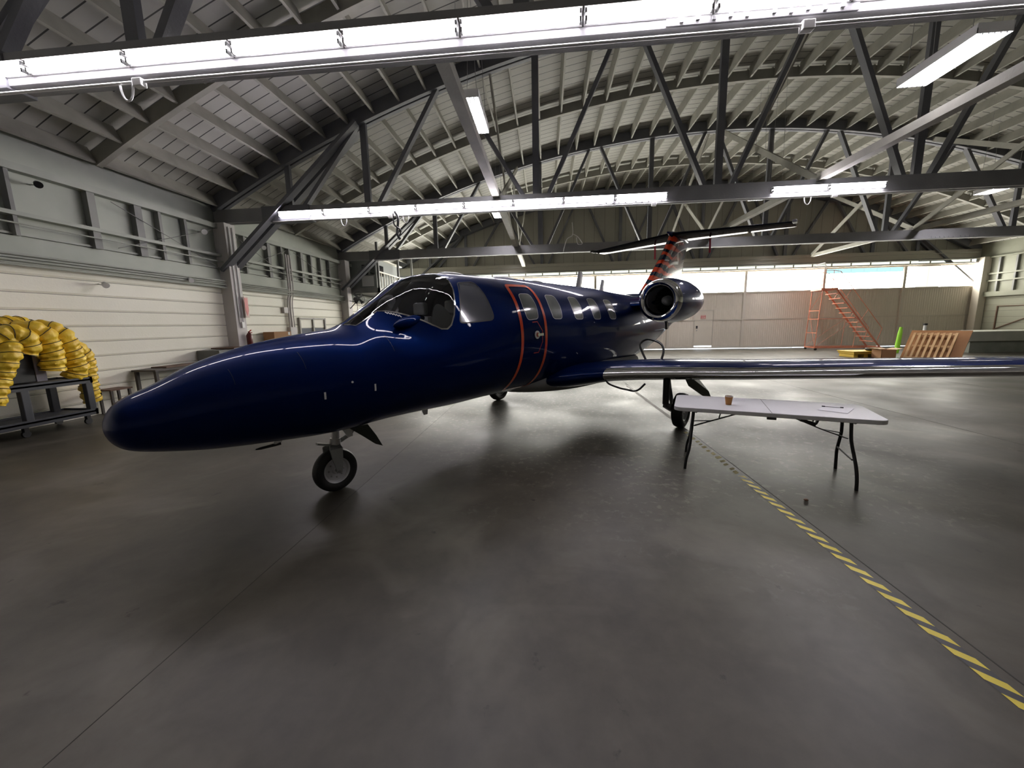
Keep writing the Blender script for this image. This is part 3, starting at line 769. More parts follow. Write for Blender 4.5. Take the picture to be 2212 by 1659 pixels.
def split(polys, reg):
    """convex region -> (inside pieces, outside pieces)"""
    ins, outs = [], []
    us = [p[0] for p in reg]; ps = [p[1] for p in reg]
    for pl in polys:
        if max(p[0] for p in pl) <= min(us) or min(p[0] for p in pl) >= max(us) or max(p[1] for p in pl) <= min(ps) or min(p[1] for p in pl) >= max(ps):
            outs.append(pl); continue
        cur = pl
        for i in range(len(reg)):
            a, b = reg[i], reg[(i+1) % len(reg)]
            o = clip(cur, a, b, -1)
            if o: outs.append(o)
            cur = clip(cur, a, b, 1)
            if not cur: break
        if cur: ins.append(cur)
    return ins, outs
def rounded(poly, r=0.3, n=4):
    poly = ccw(poly); out = []
    for i in range(len(poly)):
        p = Vector(poly[i]); a = Vector(poly[i-1]); b = Vector(poly[(i+1) % len(poly)])
        pa = p+(a-p)*r; pb = p+(b-p)*r
        for k in range(n+1):
            t = k/n; out.append(tuple((1-t)**2*pa+2*t*(1-t)*p+t*t*pb))
    return out
def skin(name, pieces, m_, parent, off=0.0):
    key = {}; vs = []; uv = []; fs = []
    for pl in pieces:
        idx = []
        for p in pl:
            k = (round(p[0], 5), round(p[1], 5))
            if k not in key: key[k] = len(vs); vs.append(tuple(S(p[0], p[1], off))); uv.append(p)
            if not idx or idx[-1] != key[k]: idx.append(key[k])
        if len(idx) > 1 and idx[0] == idx[-1]: idx.pop()
        if len(idx) >= 3 and len(set(idx)) == len(idx): fs.append(idx)
    me = bpy.data.meshes.new(name); me.from_pydata(vs, [], fs); me.update()
    # orient outwards
    nr = [NRM(*q) for q in uv]
    bm = bmesh.new(); bm.from_mesh(me); bm.verts.ensure_lookup_table()
    flip = [f for f in bm.faces if f.normal.dot(nr[f.verts[0].index]+nr[f.verts[-1].index]) < 0]
    if flip: bmesh.ops.reverse_faces(bm, faces=flip)
    bm.to_mesh(me); bm.free()
    for p in me.polygons: p.use_smooth = True
    me.normals_split_custom_set_from_vertices([tuple(q) for q in nr])
    o = bpy.data.objects.new(name, me); COL.objects.link(o); me.materials.append(m_); o.parent = parent
    return o
# parametric grid
ug = []
NU = 210
sv = [SM*(i/NU) for i in range(NU+1)]
ug = [U0+s*s for s in sv]
ug[0] = U0+1e-5
extra = [u for u in [0.05+0.04*i for i in range(40)]]
ug = sorted(ug+extra)
NP = 96
pg = [-PI/2+2*PI*i/NP for i in range(NP+1)]
cells = [[(ug[i], pg[j]), (ug[i+1], pg[j]), (ug[i+1], pg[j+1]), (ug[i], pg[j+1])] for i in range(len(ug)-1) for j in range(NP)]
ws1 = ccw([(.19,1.515),(.24,1.29),(.48,1.295),(.48,1.515)])
WSP = [(.48,1.295),(.62,1.06),(.76,.83),(.88,.64),(.96,.545),(1.03,.51),(1.09,.525),(1.16,.595),(1.215,.695),(1.27,.855),(1.315,1.04),(1.315,1.165),(1.26,1.31),(1.12,1.44),(.93,1.505)]
ws2 = ccw([(.48,1.515)]+WSP)
side = rounded([(1.41,1.00),(1.68,1.01),(1.735,.385),(1.20,.49),(1.28,.66)], 0.16)
def cab(u): return rounded([(u-.12,.72),(u+.12,.72),(u+.15,.48),(u+.12,.25),(u-.12,.25),(u-.15,.48)], 0.28)
cabs = [cab(2.45), cab(3.05), cab(3.67), cab(4.27), cab(4.87)]
mir = lambda pl: ccw([(u, PI-p) for u, p in pl])
fus = cells
parts = []
for nm, regs, m_ in (('windshield', [ws1, ws2], GLASSC), ('windshield', [mir(ws1), mir(ws2)], GLASSC), ('cockpit_side_window', [side], SIDEGL), ('cockpit_side_window', [mir(side)], GLASSC)):
    got = []
    for rg in regs:
        i_, fus = split(fus, rg); got += i_
    parts.append((nm, got, m_))
for c in cabs:
    i_, fus = split(fus, c); parts.append(('cabin_window', i_, CABWIN))
for c in cabs[1:]:
    i_, fus = split(fus, mir(c)); parts.append(('cabin_window', i_, CABWIN))
door = rounded([(2.20,.93),(2.72,.93),(2.75,-1.05),(2.17,-1.05)], 0.10, 5)
door_in, fus = split(fus, door)
skin('fuselage', fus, NAVY, jet)
dobj = skin('cabin_door', door_in, NAVY, jet)
for nm, pc, m_ in parts: skin(nm, pc, m_, jet)
# lining behind the cabin windows so they read as shaded cabin glass; frames round the panes
def ribbon(name, path, wd, m_, parent, off=0.003, closed=True):
    """flat band of width wd following a path on the skin"""
    P = [S(u, p, off) for u, p in path]; Nn = [NRM(u, p) for u, p in path]; n = len(P); vs = []; fs = []
    for i in range(n):
        a = P[i-1] if (closed or i > 0) else P[i]; b = P[(i+1) % n] if (closed or i < n-1) else P[i]
        t = (b-a).normalized(); sd = Nn[i].cross(t).normalized()
        vs += [tuple(P[i]+sd*wd/2), tuple(P[i]-sd*wd/2)]
    for i in range(n if closed else n-1):
        j = (i+1) % n; fs.append((2*i, 2*i+1, 2*j+1, 2*j))
    me = bpy.data.meshes.new(name); me.from_pydata(vs, [], fs); me.update()
    if me.polygons and me.polygons[0].normal.dot(Nn[0]) < 0: me.flip_normals()
    o = bpy.data.objects.new(name, me); COL.objects.link(o); me.materials.append(m_); o.parent = parent
    return o
def dens(poly, step=0.03):
    out = []
    for i in range(len(poly)):
        a = Vector(poly[i]); b = Vector(poly[(i+1) % len(poly)]); k = max(1, int((b-a).length/step))
        for j in range(k): out.append(tuple(a.lerp(b, j/k)))
    return out
ribbon('door_outline', dens(rounded([(2.20,.93),(2.70,.93),(2.74,-1.05),(2.17,-1.05)], 0.12, 6)), 0.056, ORANGE, dobj, 0.004)['label'] = 'orange band round the cabin door'
FRM = mat('window_rubber', (0.015, 0.016, 0.02), 0.35)
wsp = [(.19,1.515),(.24,1.29)]+WSP
for pl in (wsp, [(u, PI-p) for u, p in wsp]):
    ribbon('windshield_frame', dens(pl, 0.02), 0.016, CHROME, jet, 0.003)
ribbon('window_frame', dens(side, 0.02), 0.014, FRM, jet, 0.003)
for c in cabs: ribbon('window_frame', dens(c, 0.02), 0.007, BLADE, jet, 0.003)
# skin seams on the nose
for u in (-0.90, -0.42, 0.36):
    ribbon('skin_seam', [(u+0.02*math.sin(3*p), p) for p in [0.45+0.03*k for k in range(14)]], 0.003, FRM, jet, 0.0015, False)
# anti-ice vents and blister below the windshield
for k in range(6):
    ribbon('vent_slot', [(0.53+k*0.018, 1.19-k*0.032), (0.542+k*0.018, 1.14-k*0.032)], 0.010, BLADE, jet, 0.004, False)
b = MB(); c0 = W(0, 0, 0)
pc = JM @ S(0.68, 0.87, 0.0)
def ell(c, ax, r, n=18, m_=12):
    """ellipsoid with axes ax (3 vectors)"""
    mb = MB(); vs = []; fs = []
    for i in range(m_+1):
        t = PI*i/m_
        for k in range(n):
            q = 2*PI*k/n
            vs.append(c + ax[0]*(math.cos(t)*r[0]) + ax[1]*(math.sin(t)*math.cos(q)*r[1]) + ax[2]*(math.sin(t)*math.sin(q)*r[2]))
    for i in range(m_):
        for k in range(n):
            k2 = (k+1) % n; fs.append((i*n+k, (i+1)*n+k, (i+1)*n+k2, i*n+k2))
    return mb.add(vs, fs)
R3 = JM.to_3x3()
ax0 = (R3 @ Vector((1, 0, 0.25))).normalized(); nn = (R3 @ NRM(0.68, 0.87)).normalized(); ax2 = ax0.cross(nn).normalized()
ell(pc, (ax0, nn, ax2), (0.20, 0.055, 0.06)).build('defrost_blister', NAVY, jet, True)
# door handle
hp = S(2.50, 0.02, 0.004)
dn = NRM(2.50, 0.02)
hh = MB().lathe([(0, 0), (0, 0.055), (0.008, 0.055), (0.008, 0)], JM @ hp, R3 @ dn, 20).build('door_handle', WMETAL, dobj, False)
MB().beam(JM @ (S(2.49, 0.02, 0.02)), JM @ (S(2.62, 0.02, 0.02)), 0.02, 0.035).build('lever', CHROME, hh)
MB().lathe([(0, 0), (0, 0.03), (0.004, 0.03), (0.004, 0)], JM @ (hp+dn*0.009), R3 @ dn, 16).build('handle_disc', mat('disc_red', (0.6, 0.15, 0.10), 0.4), hh)
ribbon('door_marking', [(2.42, 0.21), (2.53, 0.21), (2.63, 0.07), (2.63, -0.08), (2.56, -0.24), (2.45, -0.24)], 0.012, REDM, dobj, 0.003, False)
# static ports on the nose
for u, p in ((-0.30, -0.06), (0.13, -0.07)):
    ribbon('static_port_tape', [(u, p+0.07), (u, p), (u, p-0.04)], 0.016, BLADE, jet, 0.003, False)
MB().lathe([(0, 0), (0, 0.010), (0.004, 0.010), (0.004, 0)], JM @ S(-0.07, 0.09, 0.002), R3 @ NRM(-0.07, 0.09), 12).build('fastener', BLADE, jet)

# cockpit interior
itr = MB().box(0, 0, 0, 0, 0, 0); 
def jbox(name, m_, parent, u0, u1, v0, v1, z0, z1, bev=0.0):
    vs = [W(u, v, z) for z in (z0, z1) for u, v in ((u0, v0), (u1, v0), (u1, v1), (u0, v1))]
    return MB().add(vs, [(0,3,2,1),(4,5,6,7),(0,1,5,4),(1,2,6,5),(2,3,7,6),(3,0,4,7)]).build(name, m_, parent, bevel=bev)
jbox('cockpit_floor', LINER, jet, 0.1, 1.9, -0.5, 0.5, 0.95, 1.0)
vs = []
for uu in (1.88, 1.93):
    for k in range(32):
        q = S(uu, 2*PI*k/32-PI/2); cz = (tab(0, uu)+tab(1, uu))/2
        vs.append(JM @ Vector((uu, q.y*.94, cz+(q.z-cz)*.94)))
MB().add(vs, [tuple(range(32)), tuple(range(32, 64))]+[(k, (k+1) % 32, 32+(k+1) % 32, 32+k) for k in range(32)]).build('bulkhead', LINER, jet)
gs = MB()
vs = []
for v in [-0.5+0.1*i for i in range(11)]:
    vs += [W(0.28, v*0.85, 1.60), W(0.62, v*1.05, 1.68 - 0.25*v*v), W(0.66, v*1.05, 1.60-0.25*v*v), W(0.66, v, 1.30)]
fs = []
for i in range(10):
    for k in range(3): fs.append((i*4+k, i*4+k+1, i*4+4+k+1, i*4+4+k))
gs.add(vs, fs).build('glareshield', LINER, jet, True, fix=False)
for v in (-0.32, 0.32):
    st = thing_seat = bpy.data.objects.new('pilot_seat', None); COL.objects.link(st); st.parent = jet; st.location = (1.25, -v, 1.0)
    jbox('seat_back', SEATM, st, 1.38, 1.50, v-0.22, v+0.22, 1.15, 1.82, 0.04)
    jbox('seat_cushion', SEATM, st, 0.98, 1.45, v-0.22, v+0.22, 1.10, 1.24, 0.04)
    jbox('headrest', SEATM, st, 1.40, 1.48, v-0.12, v+0.12, 1.84, 2.0, 0.03)
# folded grey sunshade standing inside the near pane
sh = MB(); vs = []; fs = []
prs = []
for i in range(15):
    t = i/14; u = 0.80+0.42*t; top = 0.42+0.42*math.sin(PI*min(1, t*1.0))*0.9
    vs += [tuple(JM @ S(u, 0.24, -0.05)), tuple(JM @ S(u, top, -0.05))]
for i in range(14): fs.append((2*i, 2*i+2, 2*i+3, 2*i+1))
sh.add(vs, fs).build('sunshade', mat('sunshade_grey', (0.42, 0.43, 0.46), 0.7), jet, True, fix=False)

# ---- wings
def foil(ch, th, n=18):
    """closed aerofoil outline (x 0..ch), upper then lower"""
    pts = []
    for i in range(n+1):
        x = (1-math.cos(PI*i/n))/2
        y = 5*th*(0.2969*math.sqrt(x)-0.1260*x-0.3516*x*x+0.2843*x**3-0.1036*x**4)
        pts.append((x, y))
    up_ = [(x*ch, (y*1.12)*ch) for x, y in reversed(pts)]
    lo = [(x*ch, -(y*0.88)*ch) for x, y in pts[1:-1]]
    return up_+lo
def loft(sections):
    vs = [p for s_ in sections for p in s_]; n = len(sections[0]); fs = []
    for i in range(len(sections)-1):
        for k in range(n):
            k2 = (k+1) % n; fs.append((i*n+k, i*n+k2, (i+1)*n+k2, (i+1)*n+k))
    fs += [tuple(range(n)), tuple(range((len(sections)-1)*n, len(sections)*n))]
    return MB().add(vs, fs)
def wing(sg_):
    st = [(.35,3.0,2.95,.13,.80),(.7,3.15,2.85,.13,.82),(.95,3.42,2.62,.13,.85),(1.2,3.66,2.42,.13,.875),(1.6,3.80,2.26,.135,.905),(2.2,3.86,2.12,.135,.945),(3,3.91,1.94,.13,.99),(4,3.98,1.72,.125,1.065),(5,4.05,1.50,.12,1.14),(6,4.12,1.27,.12,1.215),(6.9,4.18,1.07,.11,1.28),(7.12,4.26,.90,.09,1.30),(7.2,4.45,.6,.05,1.305)]
    se = []
    for v, ul, ch, th, z in st: se.append([W(ul+x, sg_*v, z+y) for x, y in foil(ch, th)])
    wn_ = loft(se).build('wing', NAVY, jet, True)
    # polished leading edge
    n = 18; vs = []; fs = []; rows = 0
    for v, ul, ch, th, z in st[3:11]:
        F_ = foil(ch, th, 36)
        pts = [p for p in F_ if p[0] < 0.055*ch]
        up_ = [p for p in pts if p[1] >= 0]; lo = [p for p in pts if p[1] < 0]
        line = up_ + lo
        # normal offset
        for (x, y) in line:
            nx, ny = (x-0.03*ch), y*1.0; l = math.hypot(nx, ny) or 1
            vs.append(W(ul+x+nx/l*0.004, sg_*v, z+y+ny/l*0.004))
        rows += 1; cnt = len(line)
    for i in range(rows-1):
        for k in range(cnt-1): fs.append((i*cnt+k, i*cnt+k+1, (i+1)*cnt+k+1, (i+1)*cnt+k))
    MB().add(vs, fs).build('leading_edge', CHROME, wn_, True, fix=False)['label'] = 'polished metal leading edge'
    # flap and aileron gap lines shown as thin dark strips, fuel cap
    for (va, vb) in ((1.0, 4.3), (4.35, 6.8)):
        def tp(v, fr):
            for q in range(len(st)-1):
                if st[q][0] <= v <= st[q+1][0]:
                    t = (v-st[q][0])/(st[q+1][0]-st[q][0]); a = [st[q][j]+(st[q+1][j]-st[q][j])*t for j in range(5)]; break
            yy = 5*a[3]*(0.2969*math.sqrt(fr)-0.1260*fr-0.3516*fr*fr+0.2843*fr**3-0.1036*fr**4)*1.12*a[2]
            return W(a[1]+fr*a[2], sg_*v, a[4]+yy+0.002)
        q = [tp(va, .73), tp(vb, .73), tp(vb, .742), tp(va, .742)]
        MB().add(q, [(0,1,2,3)]).build('panel_gap', FRM, wn_, fix=False)
    return wn_
wing(1); wing(-1)
# wing to body fairing
fs_ = []
for i in range(41):
    t = i/40; u = 2.35+5.0*t
    k = math.sin(PI*min(1, max(0, t)))**0.5
    hw_ = 0.10+0.66*k; zb_ = 0.80-0.30*k; zt_ = 0.82+0.30*k
    if t > 0.7: zt_ = 0.82+0.30*k; zb_ = 0.80-0.30*k + (t-0.7)*0.25
    ring = []
    for j in range(24):
        a = 2*PI*j/24; c, s = math.cos(a), math.sin(a)
        ring.append(W(u, hw_*math.copysign(abs(c)**0.8, c), (zb_+zt_)/2+(zt_-zb_)/2*math.copysign(abs(s)**0.8, s)))
    fs_.append(ring)
loft(fs_).build('belly_fairing', NAVY, jet, True)

# ---- engines
def engine(sg_):
    v = 1.30*sg_; zc = 2.08; o = W(5.62, v, zc); ax = R3 @ Vector((1, 0, 0.02))
    g = bpy.data.objects.new('engine', None); COL.objects.link(g); g.parent = jet; g.location = (5.62, -v, zc)
    MB().lathe([(0.16,.402),(0.10,.392),(0.04,.372),(0.008,.345),(0.0,.322),(0.012,.296),(0.05,.268),(0.10,.252),(0.14,.248)], o, ax, 48).build('inlet_lip', CHROME, g, True)['label'] = 'polished inlet lip'
    MB().lathe([(0.16,.402),(0.35,.42),(0.70,.435),(1.15,.425),(1.60,.375),(1.95,.31),(2.15,.265),(2.16,.25),(2.0,.245),(1.5,.24)], o, ax, 48).build('nacelle', NAVY, g, True)
    MB().lathe([(0.14,.248),(0.30,.252),(0.55,.26),(0.62,.26)], o, ax, 40).build('inlet_duct', mat('duct_grey', (0.20, 0.20, 0.21), 0.4, 0.3), g, True)
    MB().lathe([(0.60,.262),(0.60,0.0)], o, ax, 32).build('fan_face', FANB, g)
    b = MB(); ax_ = ax.normalized(); e1 = ax_.orthogonal().normalized(); e2 = ax_.cross(e1)
    for k in range(22):
        a = 2*PI*k/22; r_ = e1*math.cos(a)+e2*math.sin(a); tt = e1*-math.sin(a)+e2*math.cos(a)
        c1 = o+ax_*0.57+r_*0.08; c2 = o+ax_*0.55+r_*0.255
        b.add([c1-tt*0.012-ax_*0.02, c1+tt*0.012+ax_*0.03, c2+tt*0.035+ax_*0.04, c2-tt*0.030-ax_*0.03], [(0,1,2,3)])
    b.build('fan_blades', mat('fan_metal', (0.22, 0.22, 0.23), 0.3, 0.9), g, fix=False)
    MB().lathe([(0.32,0.0),(0.34,.04),(0.42,.08),(0.55,.10)], o, ax, 24).build('spinner', mat('spinner_grey', (0.6, 0.6, 0.6), 0.4), g, True)
    # pylon
    st = []
    for vv in (0.55, 1.05):
        st.append([W(5.95+x, sg_*vv, 2.02+y) for x, y in foil(1.75, 0.11)])
    loft(st).build('pylon', NAVY, g, True)
    MB().beam(W(6.15, v, 1.68), W(6.19, v, 1.54), 0.035, 0.08).build('drain_mast', BLACK, g)
    return g
engine(1); engine(-1)

# ---- fin and tailplane
se = []
for z, ul, ch, th in ((2.05,7.35,3.55,.055),(2.30,7.80,3.15,.055),(2.7,8.36,2.72,.07),(3.1,8.90,2.33,.085),(3.5,9.40,2.02,.09),(3.9,9.82,1.82,.095),(4.12,10.02,1.75,.10),(4.22,10.12,1.66,.08)):
    se.append([W(ul+x, y, z) for x, y in foil(ch, th)])
loft(se).build('tail_fin', TIGER, jet, True)
# fin root fillet
se = []
for i in range(12):
    t = i/11; u = 6.6+1.6*t
    se.append([W(u, 0.05*math.cos(a)*(0.3+t), tab(0, u)-0.05+ (0.05+0.12*t)*(0.5+0.5*math.sin(a))) for a in [2*PI*k/12 for k in range(12)]])
loft(se).build('dorsal_fillet', NAVY, jet, True)
def stab(sg_):
    se = []
    for v, ul, ch, th, z in ((0.0,10.05,1.45,.09,4.16),(.5,10.18,1.30,.09,4.155),(1.5,10.42,1.08,.085,4.14),(2.4,10.64,.88,.08,4.125),(2.78,10.74,.80,.075,4.12),(2.84,10.80,.66,.05,4.12)):
        se.append([W(ul+x, sg_*v, z+y) for x, y in foil(ch, th)])
    t = loft(se).build('tailplane', DARKN, jet, True)
    jb = [W(10.66, sg_*2.80, 4.09), W(10.92, sg_*2.80, 4.09), W(10.92, sg_*2.90, 4.09), W(10.66, sg_*2.90, 4.09), W(10.68, sg_*2.80, 4.16), W(10.92, sg_*2.80, 4.18), W(10.92, sg_*2.90, 4.18), W(10.68, sg_*2.90, 4.16)]
    MB().add(jb, [(0,3,2,1),(4,5,6,7),(0,1,5,4),(1,2,6,5),(2,3,7,6),(3,0,4,7)]).build('elevator_horn', BLACK, t, bevel=0.01)
    return t
stab(1); stab(-1)
se = []
for i in range(13):
    t = i/12; u = 9.85+1.9*t; k = math.sin(PI*(0.06+0.88*t))
    se.append([W(u, 0.13*k*math.cos(a), 4.17+0.12*k*math.sin(a)) for a in [2*PI*j/16 for j in range(16)]])
loft(se).build('tail_bullet', CHROME if False else NAVY, jet, True)
for sg_, vv in ((1, 0.75), (-1, 0.9)):
    b = MB(); p0 = W(11.35, sg_*vv, 4.12)
    pts = [p0+Vector((0.01*math.sin(5*t), 0, -t)) for t in (0, .1, .2, .3, .42)]
    b = MB()
    for i in range(4): b.beam(pts[i], pts[i+1], 0.05, 0.006, A_)
    b.build('safety_streamer', PINK, jet)['label'] = 'pink remove-before-flight streamer hanging from the tailplane'
jetlog = MB().sphere(W(9.55, 0.06, 3.35), 0.07, (1.6, 1.6, 0.35)).build('beacon', WMETAL, jet, True)
# tail cone tip
MB().lathe([(0,0.12),(0.1,0.10),(0.2,0.06),(0.24,0.0)], W(10.75, 0, 1.85), R3 @ Vector((1,0,0.1)), 20).build('tail_cone', NAVY, jet, True)

# ---- antennas on the roof
for u, h_, ch in ((4.85, 0.31, 0.24), (5.80, 0.26, 0.20)):
    se = []
    for z, k, s_ in ((0, 1, 0), (h_*0.9, .75, .09), (h_, .55, .10)):
        se.append([W(u+s_+x, y, tab(0, u)-0.01+z) for x, y in foil(ch*k, .28, 8)])
    loft(se).build('blade_antenna', BLADE, jet, True)
for u, l_ in ((1.72, 0.22), (2.75, 0.24), (3.55, 0.18)):
    ell(W(u, 0, tab(0, u)-0.005), (R3 @ Vector((1,0,0)), R3 @ Vector((0,1,0)), Vector((0,0,1))), (l_, 0.10, 0.035)).build('antenna_dome', BLADE, jet, True)
# blade antennas below and pitot probe
for u, h_ in ((1.12, 0.11), (0.98, 0.03)):
    se = []
    for z, k, s_ in ((0, 1, 0), (-h_, .5, .04)):
        se.append([W(u+s_+x, y, tab(1, u)+0.01+z) for x, y in foil(.12*k, .12, 6)])
    loft(se).build('belly_antenna', BLADE, jet, True)
for sg_ in (1, -1):
    pp = bpy.data.objects.new('pitot_probe', None); COL.objects.link(pp); pp.parent = jet; pp.location = (-0.62, -sg_*0.12, 0.66)
    loft([[W(-0.56+x, sg_*0.12+y, 0.73) for x, y in foil(.09, .3, 6)], [W(-0.58+x, sg_*0.12+y, 0.668) for x, y in foil(.06, .35, 6)]]).build('mast', CHROME, pp, True)
    MB().tube([W(-0.52, sg_*0.12, 0.668), W(-0.68, sg_*0.12, 0.662), W(-0.72, sg_*0.12, 0.662)], [0.014, 0.012, 0.005], 10).build('tube', BLACK, pp, True)

# ---- landing gear
def wheel(parent, u, v, r, wdt, hub_m):
    ax = R3 @ Vector((0, 1, 0)); o = W(u, v, r)
    g = bpy.data.objects.new('wheel', None); COL.objects.link(g); g.parent = parent
    g.matrix_basis = world_of(parent).inverted() @ Matrix.Translation(o)
    h = wdt/2
    prof = [(-h*.72, r*.60), (-h*.95, r*.70), (-h, r*.82), (-h*.82, r*.94), (-h*.4, r*.995), (0, r), (h*.4, r*.995), (h*.82, r*.94), (h, r*.82), (h*.95, r*.70), (h*.72, r*.60)]
    MB().lathe(prof, o, ax, 40, True).build('tire', RUBBER, g, True)
    MB().lathe([(-h*.78, r*.60), (-h*.70, r*.55), (-h*.35, r*.50), (-h*.25, r*.20), (-h*.5, r*.16), (-h*.5, 0)], o, ax, 32).lathe([(h*.78, r*.60), (h*.70, r*.55), (h*.35, r*.50), (h*.25, r*.20), (h*.5, r*.16), (h*.5, 0)], o, ax, 32).build('hub', hub_m, g, True)
    b = MB()
    for k in range(8):
        a = 2*PI*k/8
        for s_ in (-1, 1):
            q = W(u+math.cos(a)*r*.34, v+s_*h*.36, r+math.sin(a)*r*.34)
            b.sphere(q, 0.010, (1,1,1), 6, 4)
    b.build('hub_bolts', STEEL, g)
    return g
HUB = mat('hub_grey', (0.62, 0.62, 0.65), 0.4, 0.2)
ng = bpy.data.objects.new('nose_gear', None); COL.objects.link(ng); ng.parent = jet
wheel(ng, 0.0, 0.0, 0.228, 0.12, HUB)
MB().tube([W(0.03, 0, 0.54), W(0.05, 0, 0.76)], 0.038, 16).tube([W(0.02, 0, 0.48), W(0.03, 0, 0.56)], 0.055, 16).build('strut', STEEL, ng, True)
for sv_ in (-1, 1):
    b = MB(); pth = [(0.0, .035, .505), (-.01, .085, .47), (-.01, .10, .38), (0.0, .098, .28), (0.0, .095, .215)]
    ws_ = [0.10, 0.13, 0.11, 0.075, 0.05]
    vs = []; fs = []
    for (u, v, z), w_ in zip(pth, ws_):
        for du_, dv_ in ((-w_/2, -.008), (w_/2, -.008), (w_/2, .008), (-w_/2, .008)): vs.append(W(u+du_, sv_*(v+dv_), z))
    for i in range(4):
        for k in range(4): fs.append((i*4+k, i*4+(k+1) % 4, i*4+4+(k+1) % 4, i*4+4+k))
    fs += [(0,1,2,3), (16,17,18,19)]
    b.add(vs, fs).build('fork', GPAINT, ng, True)
MB().tube([W(0, -.115, .228), W(0, .115, .228)], 0.018, 12).build('axle', STEEL, ng, True)
MB().beam(W(-0.02, 0, .50), W(-0.16, 0, .545), .05, .02).beam(W(0.03, 0, .50), W(0.18, 0, .56), .04, .025).beam(W(0.18, 0, .56), W(0.22, 0.02, .62), .03, .04).build('torque_link', GPAINT, ng)
jd = [W(0.12, .13, .67), W(0.32, .15, .67), W(0.40, .17, .53), W(0.46, .18, .40), W(0.38, .17, .44), W(0.26, .15, .55)]
jd2 = [p+Vector(R3 @ Vector((0, .015, 0))) for p in jd]
MB().add(jd+jd2, [(0,1,2,3,4,5), (11,10,9,8,7,6)]+[(i, (i+1) % 6, 6+(i+1) % 6, 6+i) for i in range(6)]).build('gear_door', GREEND, ng)
jd = [W(0.06, .10, .67), W(0.17, .11, .67), W(0.16, .12, .575), W(0.11, .12, .57)]
jd2 = [p+Vector(R3 @ Vector((0, .012, 0))) for p in jd]
MB().add(jd+jd2, [(0,1,2,3), (7,6,5,4)]+[(i, (i+1) % 4, 4+(i+1) % 4, 4+i) for i in range(4)]).build('gear_placard', BLADE, ng)
for sg_, vv in ((1, 2.10), (-1, -1.85)):
    mg = bpy.data.objects.new('main_gear', None); COL.objects.link(mg); mg.parent = jet
    wheel(mg, 4.60, vv, 0.28, 0.17, HUB)
    vi = vv-sg_*0.14
    MB().tube([W(4.28, vi, .95), W(4.28, vi, .42)], 0.05, 14).build('strut', BLACK, mg, True)
    MB().beam(W(4.24, vi, .42), W(4.62, vi, .27), 0.05, 0.09).build('trailing_link', BLACK, mg)
    MB().tube([W(4.62, vi, .30), W(4.36, vi, .80)], 0.032, 12).build('damper', STEEL, mg, True)
    MB().tube([W(4.60, vi, .28), W(4.60, vv, .28)], 0.025, 12).build('axle', STEEL, mg, True)
    gd = [W(4.20, vv+sg_*.10, .95), W(4.55, vv+sg_*.12, .95), W(4.86, vv+sg_*.33, .56), W(4.90, vv+sg_*.36, .46), W(4.74, vv+sg_*.30, .50), W(4.35, vv+sg_*.16, .72)]
    gd2 = [p+Vector((0, 0, .02)) for p in gd]
    MB().add(gd+gd2, [(0,1,2,3,4,5), (11,10,9,8,7,6)]+[(i, (i+1) % 6, 6+(i+1) % 6, 6+i) for i in range(6)]).build('gear_door', GREEND, mg)
# black tie-down cable over the wing root
cb = [W(4.0, 1.25, .72), W(4.1, 1.35, .60), W(4.4, 1.5, .47), W(4.5, 1.65, .45), W(4.6, 1.85, .52), W(4.7, 2.0, .64), W(4.75, 2.05, .85)]
tag(MB().tube(spline([W(3.55, 1.30, .84), W(3.55, 1.36, .78), W(3.6, 1.5, .725), W(3.6, 1.62, .71), W(3.6, 1.72, .70), W(3.6, 1.80, .73), W(3.62, 1.88, .82)]), 0.014, 8).tube(spline([W(5.0, 1.35, 1.02), W(5.3, 1.12, 1.25), W(5.4, 1.2, 1.36), W(5.2, 1.5, 1.32), W(5.1, 1.62, 1.2), W(5.0, 1.62, 1.03)]), 0.020, 8).build('power_cable', BLACK, None, True), 'black cable looped over and under the wing root of the jet', 'cable')

# ================================================================= FOLDING TABLE
e = Vector((1.76, -.64, 0)).normalized(); f = Vector((-e.y, e.x, 0))
tc_ = Vector((2.435, 4.43, 0)); L2, W2 = 0.93, 0.40
tb = thing('folding_table', 'long white plastic folding table on black steel legs', 'table', tc_)
def TP(a, b_, z): return tc_ + e*a + f*b_ + Vector((0, 0, z))
def rr(a, b_, r, n=6):
    out = []
    for cx, cy, a0 in ((a-r, b_-r, 0), (-a+r, b_-r, PI/2), (-a+r, -b_+r, PI), (a-r, -b_+r, 1.5*PI)):
        for k in range(n+1):
            t = a0+PI/2*k/n; out.append((cx+r*math.cos(t), cy+r*math.sin(t)))
    return out
pts = rr(L2, W2, 0.09); n = len(pts)
vs = [TP(x, y, .695) for x, y in pts] + [TP(x, y, .74) for x, y in pts]
TT = mat('table_top', (0.72, 0.72, 0.74), 0.5, bump=0.08, bscale=60)
MB().add(vs, [tuple(range(n-1,-1,-1)), tuple(range(n, 2*n))]+[(i, (i+1) % n, n+(i+1) % n, n+i) for i in range(n)]).build('tabletop', TT, tb, bevel=0.006)
MB().add([TP(-.003, -W2, .7412), TP(.003, -W2, .7412), TP(.003, W2, .7412), TP(-.003, W2, .7412)], [(0,1,2,3)]).build('fold_line', FRM, tb, fix=False)
MB().tube([TP(-.04, -W2+.01, .685), TP(.04, -W2+.01, .685)], 0.016, 10).tube([TP(-.04, W2-.01, .685), TP(.04, W2-.01, .685)], 0.016, 10).build('hinge', BLACK, tb)
